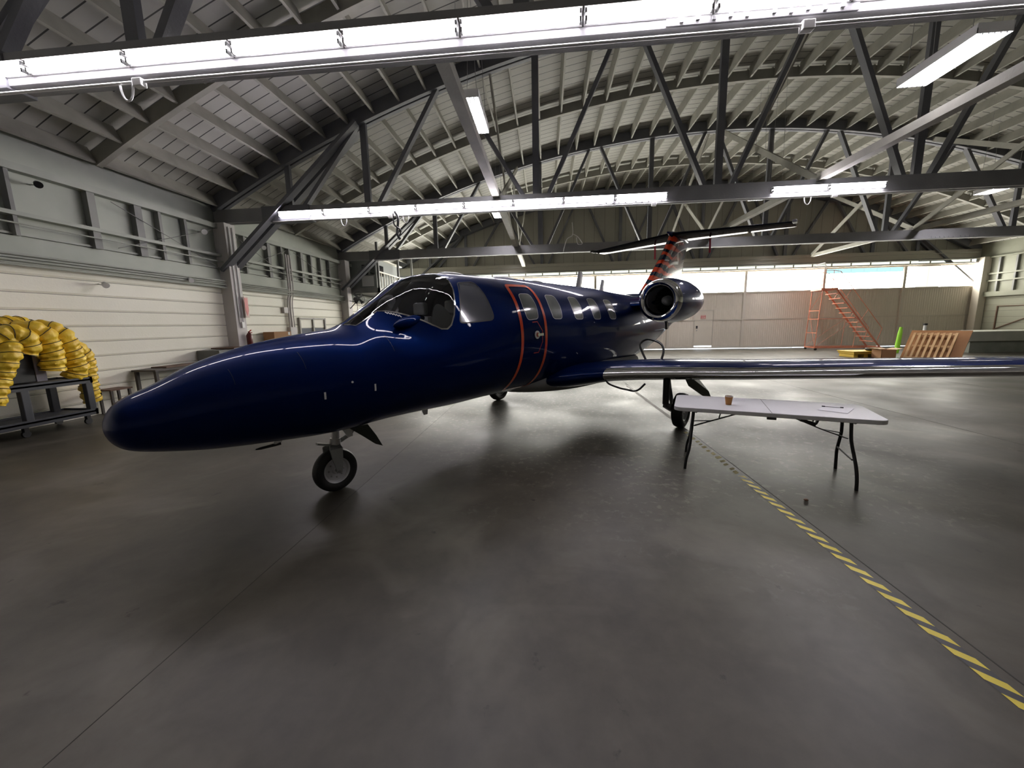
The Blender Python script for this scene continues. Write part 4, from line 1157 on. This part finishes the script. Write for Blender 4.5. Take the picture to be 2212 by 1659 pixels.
for s_ in (-1, 1):
    for q in (-1, 1):
        MB().tube(spline([TP(s_*.72, q*.13, .69), TP(s_*.73, q*.14, .50), TP(s_*.735, q*.17, .42), TP(s_*.75, q*.28, .24), TP(s_*.76+(s_-1)*.008, q*.31, .12), TP(s_*.765+(s_-1)*.010, q*.315, .0)]), 0.0155, 10).build('leg', BLACK, tb, True)
    MB().tube([TP(s_*.735, -.22, .28), TP(s_*.735, .22, .28)], 0.009, 8).build('crossbar', BLACK, tb, True)
    MB().tube([TP(s_*.70, -.30, .68), TP(s_*.70, .30, .68)], 0.016, 8).build('pivot_rail', BLACK, tb, True)
    MB().beam(TP(s_*.12, 0, .685), TP(s_*.52, 0, .52), .022, .012).beam(TP(s_*.52, 0, .52), TP(s_*.715, .12, .47), .018, .010).beam(TP(s_*.52, 0, .52), TP(s_*.715, -.12, .47), .018, .010).beam(TP(s_*.42, .0, .69), TP(s_*.45, 0, .56), .016, .012).build('folding_brace', BLACK, tb)
MB().beam(TP(.30, -.02, .69), TP(.32, -.02, .615), .03, .02).beam(TP(.32, -.02, .615), TP(.46, -.02, .575), .05, .035).beam(TP(.46, -.02, .575), TP(.50, -.02, .69), .03, .02).build('carry_strap', BLACK, tb)
cupp = Vector((2.06, 4.48, .741))
cp = thing('paper_cup', 'brown paper coffee cup standing on the folding table', 'cup', cupp)
MB().lathe([(0, 0), (0, .028), (.002, .029), (.095, .041), (.095, .039), (.006, .027), (.006, 0)], cupp, (0,0,1), 28).build('cup_body', KRAFT, cp, True)
MB().lathe([(.093, .0415), (.099, .043), (.101, .041), (.097, .039)], cupp, (0,0,1), 28).build('cup_rim', WHITE, cp, True)
pq = [Vector((2.83, 4.20, .7425)), Vector((3.00, 4.03, .7425)), Vector((3.22, 4.25, .7425)), Vector((3.05, 4.42, .7425))]
tag(MB().add(pq+[p+Vector((0,0,.002)) for p in pq], [(3,2,1,0), (4,5,6,7), (0,1,5,4), (1,2,6,5), (2,3,7,6), (3,0,4,7)]).build('paper_sheet', PAPER), 'white sheet of paper on the right half of the folding table', 'paper')
pn = thing('pen', 'black and silver pen lying on the sheet of paper', 'pen', (3.05, 4.30, .75))
MB().tube([(2.985, 4.335, .751), (3.115, 4.275, .751)], 0.0045, 8).build('barrel', STEEL, pn, True)
MB().tube([(2.965, 4.344, .751), (2.99, 4.333, .751)], 0.0062, 8).tube([(3.105, 4.28, .751), (3.13, 4.268, .751)], 0.0062, 8).build('grip', BLACK, pn, True)

# ================================================================= HAZARD TAPE
def tape_mat():
    M = mat('hazard_tape', (0.62, 0.50, 0.04), 0.5); N = M.node_tree.nodes; L = M.node_tree.links; b = N['Principled BSDF']
    tc = N.new('ShaderNodeTexCoord'); sp = N.new('ShaderNodeSeparateXYZ'); L.new(tc.outputs['Object'], sp.inputs[0])
    a = N.new('ShaderNodeMath'); a.operation = 'MULTIPLY'; a.inputs[1].default_value = 1.1; L.new(sp.outputs[0], a.inputs[0])
    s_ = N.new('ShaderNodeMath'); s_.operation = 'ADD'; L.new(a.outputs[0], s_.inputs[0]); L.new(sp.outputs[1], s_.inputs[1])
    d = N.new('ShaderNodeMath'); d.operation = 'DIVIDE'; d.inputs[1].default_value = 0.138; L.new(s_.outputs[0], d.inputs[0])
    fr = N.new('ShaderNodeMath'); fr.operation = 'FRACT'; L.new(d.outputs[0], fr.inputs[0])
    g = N.new('ShaderNodeMath'); g.operation = 'GREATER_THAN'; g.inputs[1].default_value = 0.5; L.new(fr.outputs[0], g.inputs[0])
    mx = N.new('ShaderNodeMix'); mx.data_type = 'RGBA'; mx.inputs[6].default_value = (0.66, 0.53, 0.05, 1); mx.inputs[7].default_value = (0.03, 0.03, 0.035, 1)
    L.new(g.outputs[0], mx.inputs[0]); L.new(mx.outputs[2], b.inputs['Base Color']); return M
TAPEM = tape_mat()
tag(MB().add([(2.035, 1.2, .0016), (2.115, 1.2, .0016), (2.150, 4.2, .0016), (2.075, 4.2, .0016)], [(0,1,2,3)]).build('hazard_tape', TAPEM, fix=False), 'yellow and black striped hazard tape stuck along the floor joint', 'tape')
k = 0; y = 4.25
while y < 5.9:
    x = 2.085+random.uniform(-.01, .01); wd = random.uniform(.05, .08); l_ = random.uniform(.05, .09)
    o = MB().add([(x, y, .0016), (x+wd, y+.04, .0016), (x+wd, y+.04+l_, .0016), (x, y+l_, .0016)], [(0,1,2,3)]).build('tape_scrap', mat('worn_tape', (0.50, 0.43, 0.15), 0.7) if k == 0 else bpy.data.materials['worn_tape'], fix=False)
    tag(o, 'worn scrap of yellow floor tape under the folding table', 'tape', 'worn yellow tape scraps under the table'); y += random.uniform(.11, .16); k += 1
tag(MB().add([(2.15, 6.2, .0014), (2.23, 6.2, .0014), (2.15, 10.5, .0014), (2.10, 10.5, .0014)], [(0,1,2,3)]).build('floor_line', mat('worn_line', (0.50, 0.48, 0.44), 0.7), fix=False), 'worn pale line running under the wing along the floor joint', 'line')
for (x, y, s_, l) in ((2.42, 3.55, .018, 'small dark nut-like scrap on the floor in front of the table'), (1.05, 2.05, .007, 'tiny dark crumb on the floor near the middle of the foreground')):
    pass
q = MB().sphere((2.42, 3.62, .01), .016, (1.4, 1, .7), 8, 6).build('floor_scrap', BROWN); tag(q, 'small dark scrap lying on the floor in front of the folding table', 'debris')

# ================================================================= ROLLING LADDER
P0 = Vector((14.0, 21.5, 0)); a1 = Vector((1, -.10, 0)).normalized(); b1_ = Vector((.10, 1, 0)).normalized()
def LP(a, b_, z): return P0 + a1*a + b1_*b_ + Vector((0, 0, z))
ld = thing('rolling_ladder', 'tall orange rolling stair ladder by the hangar doors', 'ladder', P0)
WL = 0.95
MB().beam(LP(0, 0, .14), LP(3.0, 0, .14), .05, .07).beam(LP(0, WL, .14), LP(3.0, WL, .14), .05, .07).beam(LP(0, 0, .14), LP(0, WL, .14), .05, .07).beam(LP(3.0, 0, .14), LP(3.0, WL, .14), .05, .07).build('base_frame', LADDER, ld)
for b_ in (0, WL):
    MB().tube([LP(0, b_, .14), LP(.12, b_, 3.1)], .022, 8).build('rear_leg', LADDER, ld)
    MB().beam(LP(.75, b_, 3.1), LP(2.95, b_, .14), .03, .07).build('stringer', LADDER, ld)
    MB().tube([LP(0.12, b_, 3.12), LP(.12, b_, 4.05), LP(.55, b_, 4.05), LP(0.85, b_, 3.98), LP(2.95, b_, 1.1), LP(2.8, b_, .5)], .016, 8).tube([LP(.55, b_, 3.12), LP(.55, b_, 4.05)], .014, 6).tube([LP(1.45, b_, 3.15), LP(1.15, b_, 2.6)], .012, 6).tube([LP(2.25, b_, 2.05), LP(1.95, b_, 1.5)], .012, 6).build('handrail', LADDER, ld)
    MB().tube([LP(.06, b_, 1.62), LP(1.83, b_, 1.62)], .014, 6).tube([LP(1.83, b_, 1.62), LP(1.75, b_, .15)], .012, 6).tube([LP(.02, b_, .2), LP(1.8, b_, 1.6)], .008, 6).build('side_brace', LADDER, ld)
MB().tube([LP(.12, 0, 4.45), LP(.12, 0, 3.1)], .014, 6).tube([LP(.12, WL, 4.45), LP(.12, WL, 3.1)], .014, 6).tube([LP(.12, 0, 4.45), LP(.12, WL, 4.45)], .014, 6).tube([LP(.12, WL, 4.45), LP(.62, WL, 4.45), LP(.68, WL, 4.38), LP(.68, WL, 3.98)], .014, 6).build('guard_rail', mat('rail_grey', (0.35, 0.3, 0.28), 0.5), ld)
bx_ = [LP(.05, -.02, 3.08), LP(.8, -.02, 3.08), LP(.8, WL+.02, 3.08), LP(.05, WL+.02, 3.08)]
MB().add(bx_+[p+Vector((0,0,.10)) for p in bx_], [(3,2,1,0), (4,5,6,7), (0,1,5,4), (1,2,6,5), (2,3,7,6), (3,0,4,7)]).build('platform', LADDER, ld)
for k in range(11):
    t = (k+.8)/12; a = .75+2.2*t; z = 3.1-2.96*t
    MB().beam(LP(a-.06, 0, z), LP(a-.06, WL, z), .16, .035).build('step', LADDER, ld)
for z in (.9, 1.62, 2.05):
    MB().beam(LP(.12*z/3.1, 0, z), LP(.12*z/3.1, WL, z), .03, .035).build('rear_crossbar', LADDER, ld)
MB().tube([LP(.0, 0, .14), LP(.08, WL, 2.05)], .010, 6).tube([LP(.12, 0, 3.0), LP(.09, WL, 2.05)], .010, 6).build('rear_diagonal', LADDER, ld)
for a, b_ in ((.05, 0), (.05, WL), (2.9, 0), (2.9, WL)):
    MB().lathe([(-.025, 0), (-.025, .06), (.025, .06), (.025, 0)], LP(a, b_, .06), b1_, 14).beam(LP(a, b_, .06), LP(a, b_, .13), .03, .03).build('caster', BLACK, ld)

# ================================================================= ITEMS AT THE BACK RIGHT
# plywood sheet and pallet lean against the low ledge
def lean_box(org, e_, back, h_, ln, th):
    """corners of a leaning slab: org bottom left, e_ along, leaning back by `back` over height h_"""
    upv = (back + Vector((0, 0, h_)))
    nn_ = e_.cross(upv).normalized()
    return org, e_*ln, upv, nn_*th
def slab(mb, o_, ev, uv_, tv):
    vs = [o_, o_+ev, o_+ev+uv_, o_+uv_]; mb.add(vs+[p+tv for p in vs], [(3,2,1,0), (4,5,6,7), (0,1,5,4), (1,2,6,5), (2,3,7,6), (3,0,4,7)])
be = Vector((.519, -.855, 0)); bk = Vector((.855*.8, .519*.8, 0))
og = Vector((14.97-.855*.8, 17.30-.519*.8, 0.0))
pw_ = MB(); slab(pw_, og, be*1.66, bk+Vector((0,0,1.10)), Vector((.02, .012, -.006)))
tag(pw_.build('plywood_sheet', PLY), 'brown plywood sheet leaning behind the slatted pallet', 'board')
pal = thing('wooden_pallet', 'slatted wooden pallet leaning against a plywood sheet', 'pallet', og)
po = og+Vector((-.12, -.09, 0.0))+be*.14; uf = (bk+Vector((0,0,1.10)))
nrm_ = be.cross(uf).normalized()
if nrm_.x > 0: nrm_ = -nrm_
for k in range(8):
    b = MB(); slab(b, po+be*(k*.165)+uf*0.0, be*.07, uf*.90, nrm_*.05); b.build('slat', WOOD, pal)
for t in (.02, .44, .84):
    b = MB(); slab(b, po+uf*t-nrm_*.022, be*1.225, uf*.065, nrm_*.018); b.build('stringer', WOOD, pal)
# spill pallet, ring of hose, boxes, rolled sheet
sp_ = thing('spill_pallet', 'yellow plastic spill pallet on the floor near the leaning pallet', 'pallet', (13.4, 17.7, 0))
b = MB().box(12.85, 14.0, 17.3, 18.2, .14, .24)
for x in (12.95, 13.35, 13.78): b.box(x-.07, x+.10, 17.34, 18.16, 0, .14)
b.box(12.82, 14.03, 17.27, 18.23, .22, .26)
b.build('pallet_body', YPLA, sp_, bevel=.01)
tag(MB().lathe([(-.04, .16), (.0, .22), (.05, .23), (.09, .18), (.05, .15), (0, .14)], (13.75, 17.6, .30), (0,0,1), 24, True).build('hose_coil', RUBBER, None, True), 'black coiled hose lying on the yellow spill pallet', 'hose')
cbx = thing('cardboard_box', 'open brown cardboard box with raised flaps beside the spill pallet', 'box', (13.72, 16.96, 0))
MB().box(13.45, 14.0, 16.72, 17.2, 0, .02).box(13.45, 14.0, 16.72, 16.73, 0, .36).box(13.45, 14.0, 17.19, 17.2, 0, .36).box(13.45, 13.46, 16.72, 17.2, 0, .36).box(13.99, 14.0, 16.72, 17.2, 0, .36).build('box_body', CARD, cbx)
b = MB(); b.add([(13.45, 17.2, .36), (14.0, 17.2, .36), (14.0, 17.42, .40), (13.45, 17.42, .40)], [(0,1,2,3)]).add([(14.0, 16.72, .36), (14.0, 17.2, .36), (14.22, 17.2, .41), (14.22, 16.72, .40)], [(0,1,2,3)]).add([(13.45, 16.72, .36), (13.45, 17.2, .36), (13.26, 17.2, .42), (13.26, 16.72, .42)], [(0,1,2,3)])
o = b.build('flap', CARDL, cbx, fix=False); so = o.modifiers.new('s', 'SOLIDIFY'); so.thickness = .006
rl = thing('rolled_sheet', 'upright lime green roll standing behind the cardboard box', 'roll', (16.15, 19.3, 0))
MB().lathe([(0, 0), (0, .09), (.4, .092), (.8, .085), (1.0, .075), (1.1, .055), (1.14, .06), (1.19, .055), (1.19, 0)], (16.15, 19.3, 0), (.06, 0, 1), 18).build('wrap', LIME, rl, True)
wp = thing('white_post', 'short white and black post behind the leaning plywood', 'post', (17.4, 19.5, 0))
MB().tube([(17.4, 19.5, 0), (17.4, 19.5, 1.25)], .06, 10).build('post_body', WMETAL, wp, True)
MB().tube([(17.4, 19.5, 1.25), (17.4, 19.5, 1.33)], .08, 10).build('post_cap', BLACK, wp, True)
tag(MB().sphere((23.1, 20.6, 4.55), .28, (1, 1.1, .8), 16, 10).build('dome_mirror', mat('dome_black', (0.03, 0.03, 0.05), 0.12, coat=1.0), None, True), 'dark round dome under the roof at the far right corner', 'dome')

# ================================================================= LEFT WALL ITEMS
# utility cart with a heater box and yellow flexible ducts on it
ct = thing('utility_cart', 'dark grey two-shelf utility cart loaded with yellow ducts', 'cart', (-8.9, 5.7, 0))
def tray(z):
    return MB().box(-9.25, -8.53, 4.9, 6.42, z-.03, z).box(-9.25, -8.53, 4.9, 4.94, z-.08, z+.03).box(-9.25, -8.53, 6.38, 6.42, z-.08, z+.03).box(-9.25, -9.21, 4.9, 6.42, z-.08, z+.03).box(-8.57, -8.53, 4.9, 6.42, z-.08, z+.03)
tray(.85).build('top_shelf', CARTM, ct); tray(.25).build('lower_shelf', CARTM, ct)
for x, y in ((-8.58, 5.46), (-9.2, 6.25), (-8.58, 6.36), (-9.2, 5.0)):
    MB().box(x-.045, x+.045, y-.055, y+.055, .2, .85).build('post', CARTM, ct, bevel=.01)
for x, y in ((-8.62, 5.42), (-8.62, 6.30), (-9.18, 6.25), (-9.18, 5.0)):
    MB().lathe([(-.02, 0), (-.02, .055), (.02, .055), (.02, 0)], (x, y, .055), (1,0,0), 16).box(x-.03, x+.03, y-.03, y+.03, .09, .18).build('caster', BLACK, ct)
hb = thing('heater_box', 'dark box with pale side panel sitting under the yellow ducts', 'box', (-8.9, 5.6, .85))
bx('case', BLACK, hb, -9.15, -8.75, 5.25, 5.78, .885, 1.36, bevel=.01)
bx('side_panel', mat('panel_mauve', (0.34, 0.32, 0.40), .6), hb, -9.15, -8.74, 5.78, 5.92, .885, 1.36)
def duct(pts, r, label):
    t = thing('flexible_duct', label, 'duct', pts[0], 0, 'yellow flexible ducts on the cart')
    P = spline(pts, 10)
    # resample at an even pitch
    L_ = [0]
    for i in range(1, len(P)): L_.append(L_[-1]+(P[i]-P[i-1]).length)
    tot = L_[-1]; ns = int(tot/.0125); Q = []
    j = 0
    for k in range(ns+1):
        d = tot*k/ns
        while j < len(L_)-2 and L_[j+1] < d: j += 1
        tt = (d-L_[j])/max(L_[j+1]-L_[j], 1e-6); Q.append(P[j].lerp(P[j+1], tt))
    pitch = .145
    # helix frame
    n = 28; t0_ = (Q[1]-Q[0]).normalized(); a = t0_.orthogonal().normalized(); rings = []; hel = []
    for i, p in enumerate(Q):
        t_ = (Q[min(i+1, len(Q)-1)]-Q[max(i-1, 0)]).normalized(); a = (a-t_*a.dot(t_)).normalized(); b_ = t_.cross(a)
        d = tot*i/ns; ring = []
        for k in range(n):
            th = 2*PI*k/n; ph = (d/pitch - th/(2*PI)) % 1.0
            sag = 1+.05*math.sin(PI*ph) -.16*abs(math.sin(2*PI*ph))**0.9*(ph > .5) + .05*math.sin(6*th+5*d/pitch)*math.sin(PI*ph) + .03*math.sin(11*th-3*d/pitch)*math.sin(PI*ph)
            ring.append(p+(a*math.cos(th)+b_*math.sin(th))*r*sag)
        rings.append(ring)
    m_ = len(rings)
    for k in range(m_*1):
        pass
    hn = int(tot/pitch*26); ii = 0
    fr_ = []
    a = t0_.orthogonal().normalized()
    for i, p in enumerate(Q):
        t_ = (Q[min(i+1, len(Q)-1)]-Q[max(i-1, 0)]).normalized(); a = (a-t_*a.dot(t_)).normalized(); fr_.append((p, a.copy(), t_.cross(a)))
    for k in range(hn+1):
        d = tot*k/hn; x = d/tot*(len(Q)-1); i = min(int(x), len(Q)-2); fr = x-i
        th = 2*PI*d/pitch
        p = fr_[i][0].lerp(fr_[i+1][0], fr); hel.append(p+(fr_[i][1]*math.cos(th)+fr_[i][2]*math.sin(th))*r*1.015)
    vs = [q for R_ in rings for q in R_]; fs = []
    for i in range(m_-1):
        for k in range(n):
            k2 = (k+1) % n; fs.append((i*n+k, i*n+k2, (i+1)*n+k2, (i+1)*n+k))
    fs += [tuple(range(n)), tuple((m_-1)*n+k for k in range(n))]
    MB().add(vs, fs).build('duct_sleeve', DUCT, t, True)
    MB().tube(hel, .0055, 5).build('wire_helix', RUBBER, t, True)
    return t
RD = .155
duct([(-8.6,5.45,1.58),(-8.5,5.36,1.40),(-8.5,5.28,1.21),(-8.52,5.21,1.03),(-8.5,5.12,.85),(-8.5,5.05,.62)], RD*.85, 'leftmost yellow duct, hanging down past the cart edge')
duct([(-8.75,5.15,1.50),(-8.62,5.32,1.66),(-8.6,5.47,1.72),(-8.55,5.60,1.66),(-8.55,5.64,1.50),(-8.58,5.60,1.38)], RD*.9, 'yellow duct arching over the left end of the heater box')
duct([(-9.0,5.72,1.70),(-8.75,5.80,1.78),(-8.62,5.90,1.68),(-8.6,5.93,1.50),(-8.6,5.95,1.28),(-8.62,5.93,1.06)], RD, 'middle yellow duct hanging in front of the pale panel')
duct([(-9.1,6.05,1.74),(-8.85,6.12,1.78),(-8.70,6.20,1.66),(-8.65,6.24,1.48),(-8.65,6.28,1.26),(-8.65,6.30,1.02),(-8.7,6.22,.86)], RD, 'yellow duct right of the middle, ending near the cart corner')
duct([(-9.15,6.35,1.45),(-9.0,6.55,1.44),(-8.95,6.66,1.28),(-8.95,6.68,1.02),(-8.95,6.66,.76),(-8.95,6.66,.50),(-8.95,6.68,.36)], RD*.9, 'rightmost yellow duct, hanging lowest beside the cart')
duct([(-8.95,5.40,1.62),(-8.98,5.58,1.80),(-9.0,5.80,1.86),(-9.0,6.00,1.80),(-9.0,6.22,1.74),(-9.0,6.42,1.66),(-9.0,6.48,1.35),(-9.0,6.44,1.05)], RD*.95, 'yellow duct lying over the top behind the others')

def bench(name, label, cat, x0, x1, y0, y1, z, th, m_, lm, leg=.04):
    t = thing(name, label, cat, ((x0+x1)/2, (y0+y1)/2, 0))
    bx('tabletop', m_, t, x0, x1, y0, y1, z-th, z)
    for x in (x0+leg, x1-leg):
        for y in (y0+leg, y1-leg): bx('leg', lm, t, x-leg/2, x+leg/2, y-leg/2, y+leg/2, 0, z-th)
    return t
bench('work_stool', 'small dark wooden stand against the wall beside the jet nose', 'stool', -9.35, -9.0, 7.05, 7.48, .52, .03, BROWN, DARKW)
bench('workbench', 'dark low workbench against the left wall behind the nose', 'table', -9.35, -8.75, 7.8, 9.35, .84, .04, DARKW, DARKW, .06)
bx('board', BROWN, None, -9.3, -8.9, 8.2, 9.3, .842, .87)
tag(bpy.data.objects['board'], 'brown board lying on top of the dark workbench', 'board')
cb_ = thing('steel_cabinet', 'grey-green metal cabinet below the fire extinguisher', 'cabinet', (-9.05, 10.1, 0))
bx('cabinet_body', GREYB, cb_, -9.35, -8.7, 9.5, 10.55, 0, 1.16)
MB().box(-8.70, -8.685, 9.55, 10.0, .1, 1.1).box(-8.70, -8.685, 10.05, 10.5, .1, 1.1).build('cabinet_door', GREYB, cb_)
bx('board', BROWN, None, -9.3, -8.6, 9.9, 11.4, 1.175, 1.21); tag(bpy.data.objects['board.001'], 'brown plank resting on the grey-green cabinet', 'board')
sh_ = bench('wall_shelf_table', 'pale tall bench along the wall behind the jet nose', 'table', -9.35, -8.8, 11.7, 13.4, 1.28, .04, GREYB, GREYB)
c_ = thing('cardboard_box', 'brown cardboard box on the bench at the left wall', 'box', (-9.1, 12.45, 1.28))
bx('box_body', CARD, c_, -9.33, -8.95, 12.0, 12.85, 1.285, 1.60); bx('shipping_label', PAPER, c_, -8.952, -8.947, 12.7, 12.8, 1.48, 1.58)
# window-like cupboard on the wall
wc = thing('window_2', 'white framed two-pane window low on the left wall', 'window', (-9.36, 14.8, 1.7)); wc['kind'] = 'structure'
MB().box(-9.38, -9.3, 13.95, 15.65, 2.04, 2.10).box(-9.38, -9.3, 13.95, 15.65, 1.0, 1.05).box(-9.38, -9.3, 13.93, 14.0, 1.0, 2.1).box(-9.38, -9.3, 14.77, 14.85, 1.0, 2.1).box(-9.38, -9.3, 15.6, 15.67, 1.0, 2.1).build('window_frame', mat('frame_grey', (.38, .36, .33), .5), wc)
MB().box(-9.375, -9.35, 14.0, 14.77, 1.72, 2.04).box(-9.375, -9.35, 14.85, 15.6, 1.72, 2.04).build('upper_panel', CREAM, wc)
for a, c in ((14.0, 14.77), (14.85, 15.6)):
    MB().box(-9.375, -9.36, a+.05, c-.05, 1.05, 1.70).build('window_pane', mat('grey_pane', (.17, .19, .23), .2) if 'grey_pane' not in bpy.data.materials else bpy.data.materials['grey_pane'], wc)
# pipes and small boxes between the columns
pv = thing('vertical_pipes', 'bundle of vertical conduits on the left wall between the columns', 'pipe', (-9.25, 13.5, 0))
for y, r in ((13.35, .03), (13.47, .035), (13.6, .02)):
    MB().tube(spline([(-9.2, y, 4.3), (-9.2, y, 3.2), (-9.24, y+.02, 2.9), (-9.3, y, 2.5), (-9.3, y+.03, 1.2)]), r, 8).build('pipe', COLP, pv, True)
bx('switch_box', COLP, pv, -9.38, -9.25, 13.3, 13.65, 1.35, 1.75)
bx('switch_box', COLP, pv, -9.38, -9.28, 13.1, 13.3, 2.25, 2.45)
pc_ = thing('vertical_pipes', 'white conduits running down the column above the extinguisher', 'pipe', (-9.0, 10.95, 0))
for y in (10.72, 10.86): MB().tube([(-9.02, y, 4.6), (-9.02, y, 1.9)], .016, 8).build('pipe', WMETAL, pc_, True)
bx('switch_box', WMETAL, pc_, -9.04, -8.98, 10.75, 10.85, 1.75, 1.92)
fsn = thing('extinguisher_sign', 'narrow red and white arrow sign on the left column', 'sign', (-8.98, 10.93, 2.35))
bx('sign_board', mat('sign_white', (.75, .55, .5), .5), fsn, -9.03, -8.93, 10.992, 11.0, 2.05, 2.66)
# the sign faces the room as a folded panel
MB().box(-8.93, -8.92, 10.85, 11.0, 2.05, 2.66).build('sign_side', bpy.data.materials['sign_white'], fsn)
MB().add([(-8.915, 10.86, 2.62), (-8.915, 10.99, 2.62), (-8.915, 10.99, 2.25), (-8.915, 10.925, 2.08), (-8.915, 10.86, 2.25)], [(0,1,2,3,4)]).build('sign_arrow', REDM, fsn, fix=False)
fe = thing('fire_extinguisher', 'dark red fire extinguisher hanging at the foot of the left column', 'extinguisher', (-8.93, 10.9, 1.2))
MB().lathe([(0, 0), (0, .07), (.02, .08), (.30, .08), (.36, .05), (.38, .025), (.42, .025), (.42, 0)], (-8.93, 10.9, 1.22), (0,0,1), 20).build('cylinder', mat('extinguisher_red', (.12, .02, .018), .35), fe, True)
MB().beam((-8.93, 10.9, 1.62), (-8.85, 10.9, 1.68), .03, .02).beam((-8.93, 10.9, 1.60), (-8.85, 10.93, 1.60), .03, .02).build('valve_handle', REDM, fe)
# lamps on the wall
for (y, z, s_, l) in ((7.4, 2.66, .06, 'small white floodlight on the cream boards above the cart'), (9.4, 2.97, .06, 'round white sensor on the header beam of the left wall'), (10.0, 4.3, .07, 'small spotlight under the wall plate left of the second truss'),
                      (12.2, 4.3, .07, 'small spotlight under the wall plate right of the second truss'), (6.6, 4.35, .06, 'dark spotlight at the top of the left wall, left edge')):
    t = thing('wall_lamp', l, 'lamp', (XL+.2, y, z))
    MB().lathe([(0, 0), (0, s_), (.1, s_*.8), (.14, 0)], (XL+.30, y, z), (-.6, .3, .3), 16).build('lamp_head', BLACK if z > 4.32 else WMETAL, t, True)
    MB().tube([(XL, y+.1, z+.05), (XL+.25, y, z)], .012, 6).build('lamp_arm', STEEL, t)
# wall fan
fn = thing('wall_fan', 'dark round industrial fan mounted on the far left column', 'fan', (-8.85, 17.6, 3.0))
fo = Vector((-8.55, 17.25, 2.98)); fx = Vector((.85, -.5, 0)).normalized()
MB().tube([(-9.05, 17.35, 2.55), (-8.75, 17.3, 2.8), fo-fx*.1], .02, 8).tube([(-9.05, 17.35, 2.9), (-8.75, 17.3, 2.85)], .015, 8).build('bracket', BLACK, fn)
MB().lathe([(-.3, 0), (-.3, .09), (-.05, .09), (-.05, 0)], fo, fx, 16).build('motor', BLACK, fn, True)
b = MB(); e1 = fx.orthogonal().normalized(); e2 = fx.cross(e1)
for k in range(28):
    a = 2*PI*k/28; r_ = e1*math.cos(a)+e2*math.sin(a)
    b.tube([fo+r_*.02+fx*.09, fo+r_*.2+fx*.08, fo+r_*.31, fo+r_*.2-fx*.06], .003, 4)
for rr_ in (.31, .22, .12):
    b.tube([fo+(e1*math.cos(2*PI*k/24)+e2*math.sin(2*PI*k/24))*rr_+fx*(.08 if rr_ < .3 else 0) for k in range(25)], .006, 5)
b.build('cage', BLACK, fn)
b = MB()
for k in range(4):
    a = PI/2*k; r_ = e1*math.cos(a)+e2*math.sin(a); t_ = e1*-math.sin(a)+e2*math.cos(a)
    b.add([fo+r_*.04-t_*.03, fo+r_*.04+t_*.03+fx*.02, fo+r_*.27+t_*.10+fx*.03, fo+r_*.27-t_*.06-fx*.02], [(0,1,2,3)])
b.build('blades', BLACK, fn, fix=False)
MB().tube([fo-fx*.15+Vector((0,0,-.1)), fo-fx*.15+Vector((0,0,-1.2))], .01, 6).build('power_cord', BROWN, fn)

# ---- mezzanine with a small office in the back left corner
mz = thing('mezzanine_office', 'small raised grey office on a mezzanine in the back left corner', 'mezzanine', (-8.6, 20, 3.3))
bx('deck', STUD, mz, XL+.02, -7.72, 17.75, 22.5, 3.28, 3.50)
bx('office_wall', mat('office_grey', (.28, .30, .29), .6), mz, XL+.05, -8.05, 18.2, 21.0, 3.50, 4.86)
bx('office_roof', CREAM, mz, XL+.02, -7.9, 18.1, 21.2, 4.86, 4.92)
for a, c in ((-8.75, -8.45), (-8.35, -8.12)):
    bx('office_window', DARKGL, mz, a, c, 18.18, 18.2, 4.15, 4.62)
bx('office_window', DARKGL, mz, -8.05, -8.03, 18.5, 19.0, 4.12, 4.62)
bx('notice', WMETAL, mz, -8.78, -8.20, 18.185, 18.2, 3.62, 4.10)
for x, y in ((-7.78, 17.8), (-7.78, 20.3), (-7.78, 22.4)): MB().box(x-.05, x+.05, y-.05, y+.05, 3.28, 5.55).build('support_post', STUD, mz)
for k in range(14): bx('baluster', CREAM, mz, -7.80, -7.76, 18.1+k*.32, 18.14+k*.32, 3.50, 4.2)
bx('handrail', CREAM, mz, -7.82, -7.74, 17.8, 22.4, 4.2, 4.26)
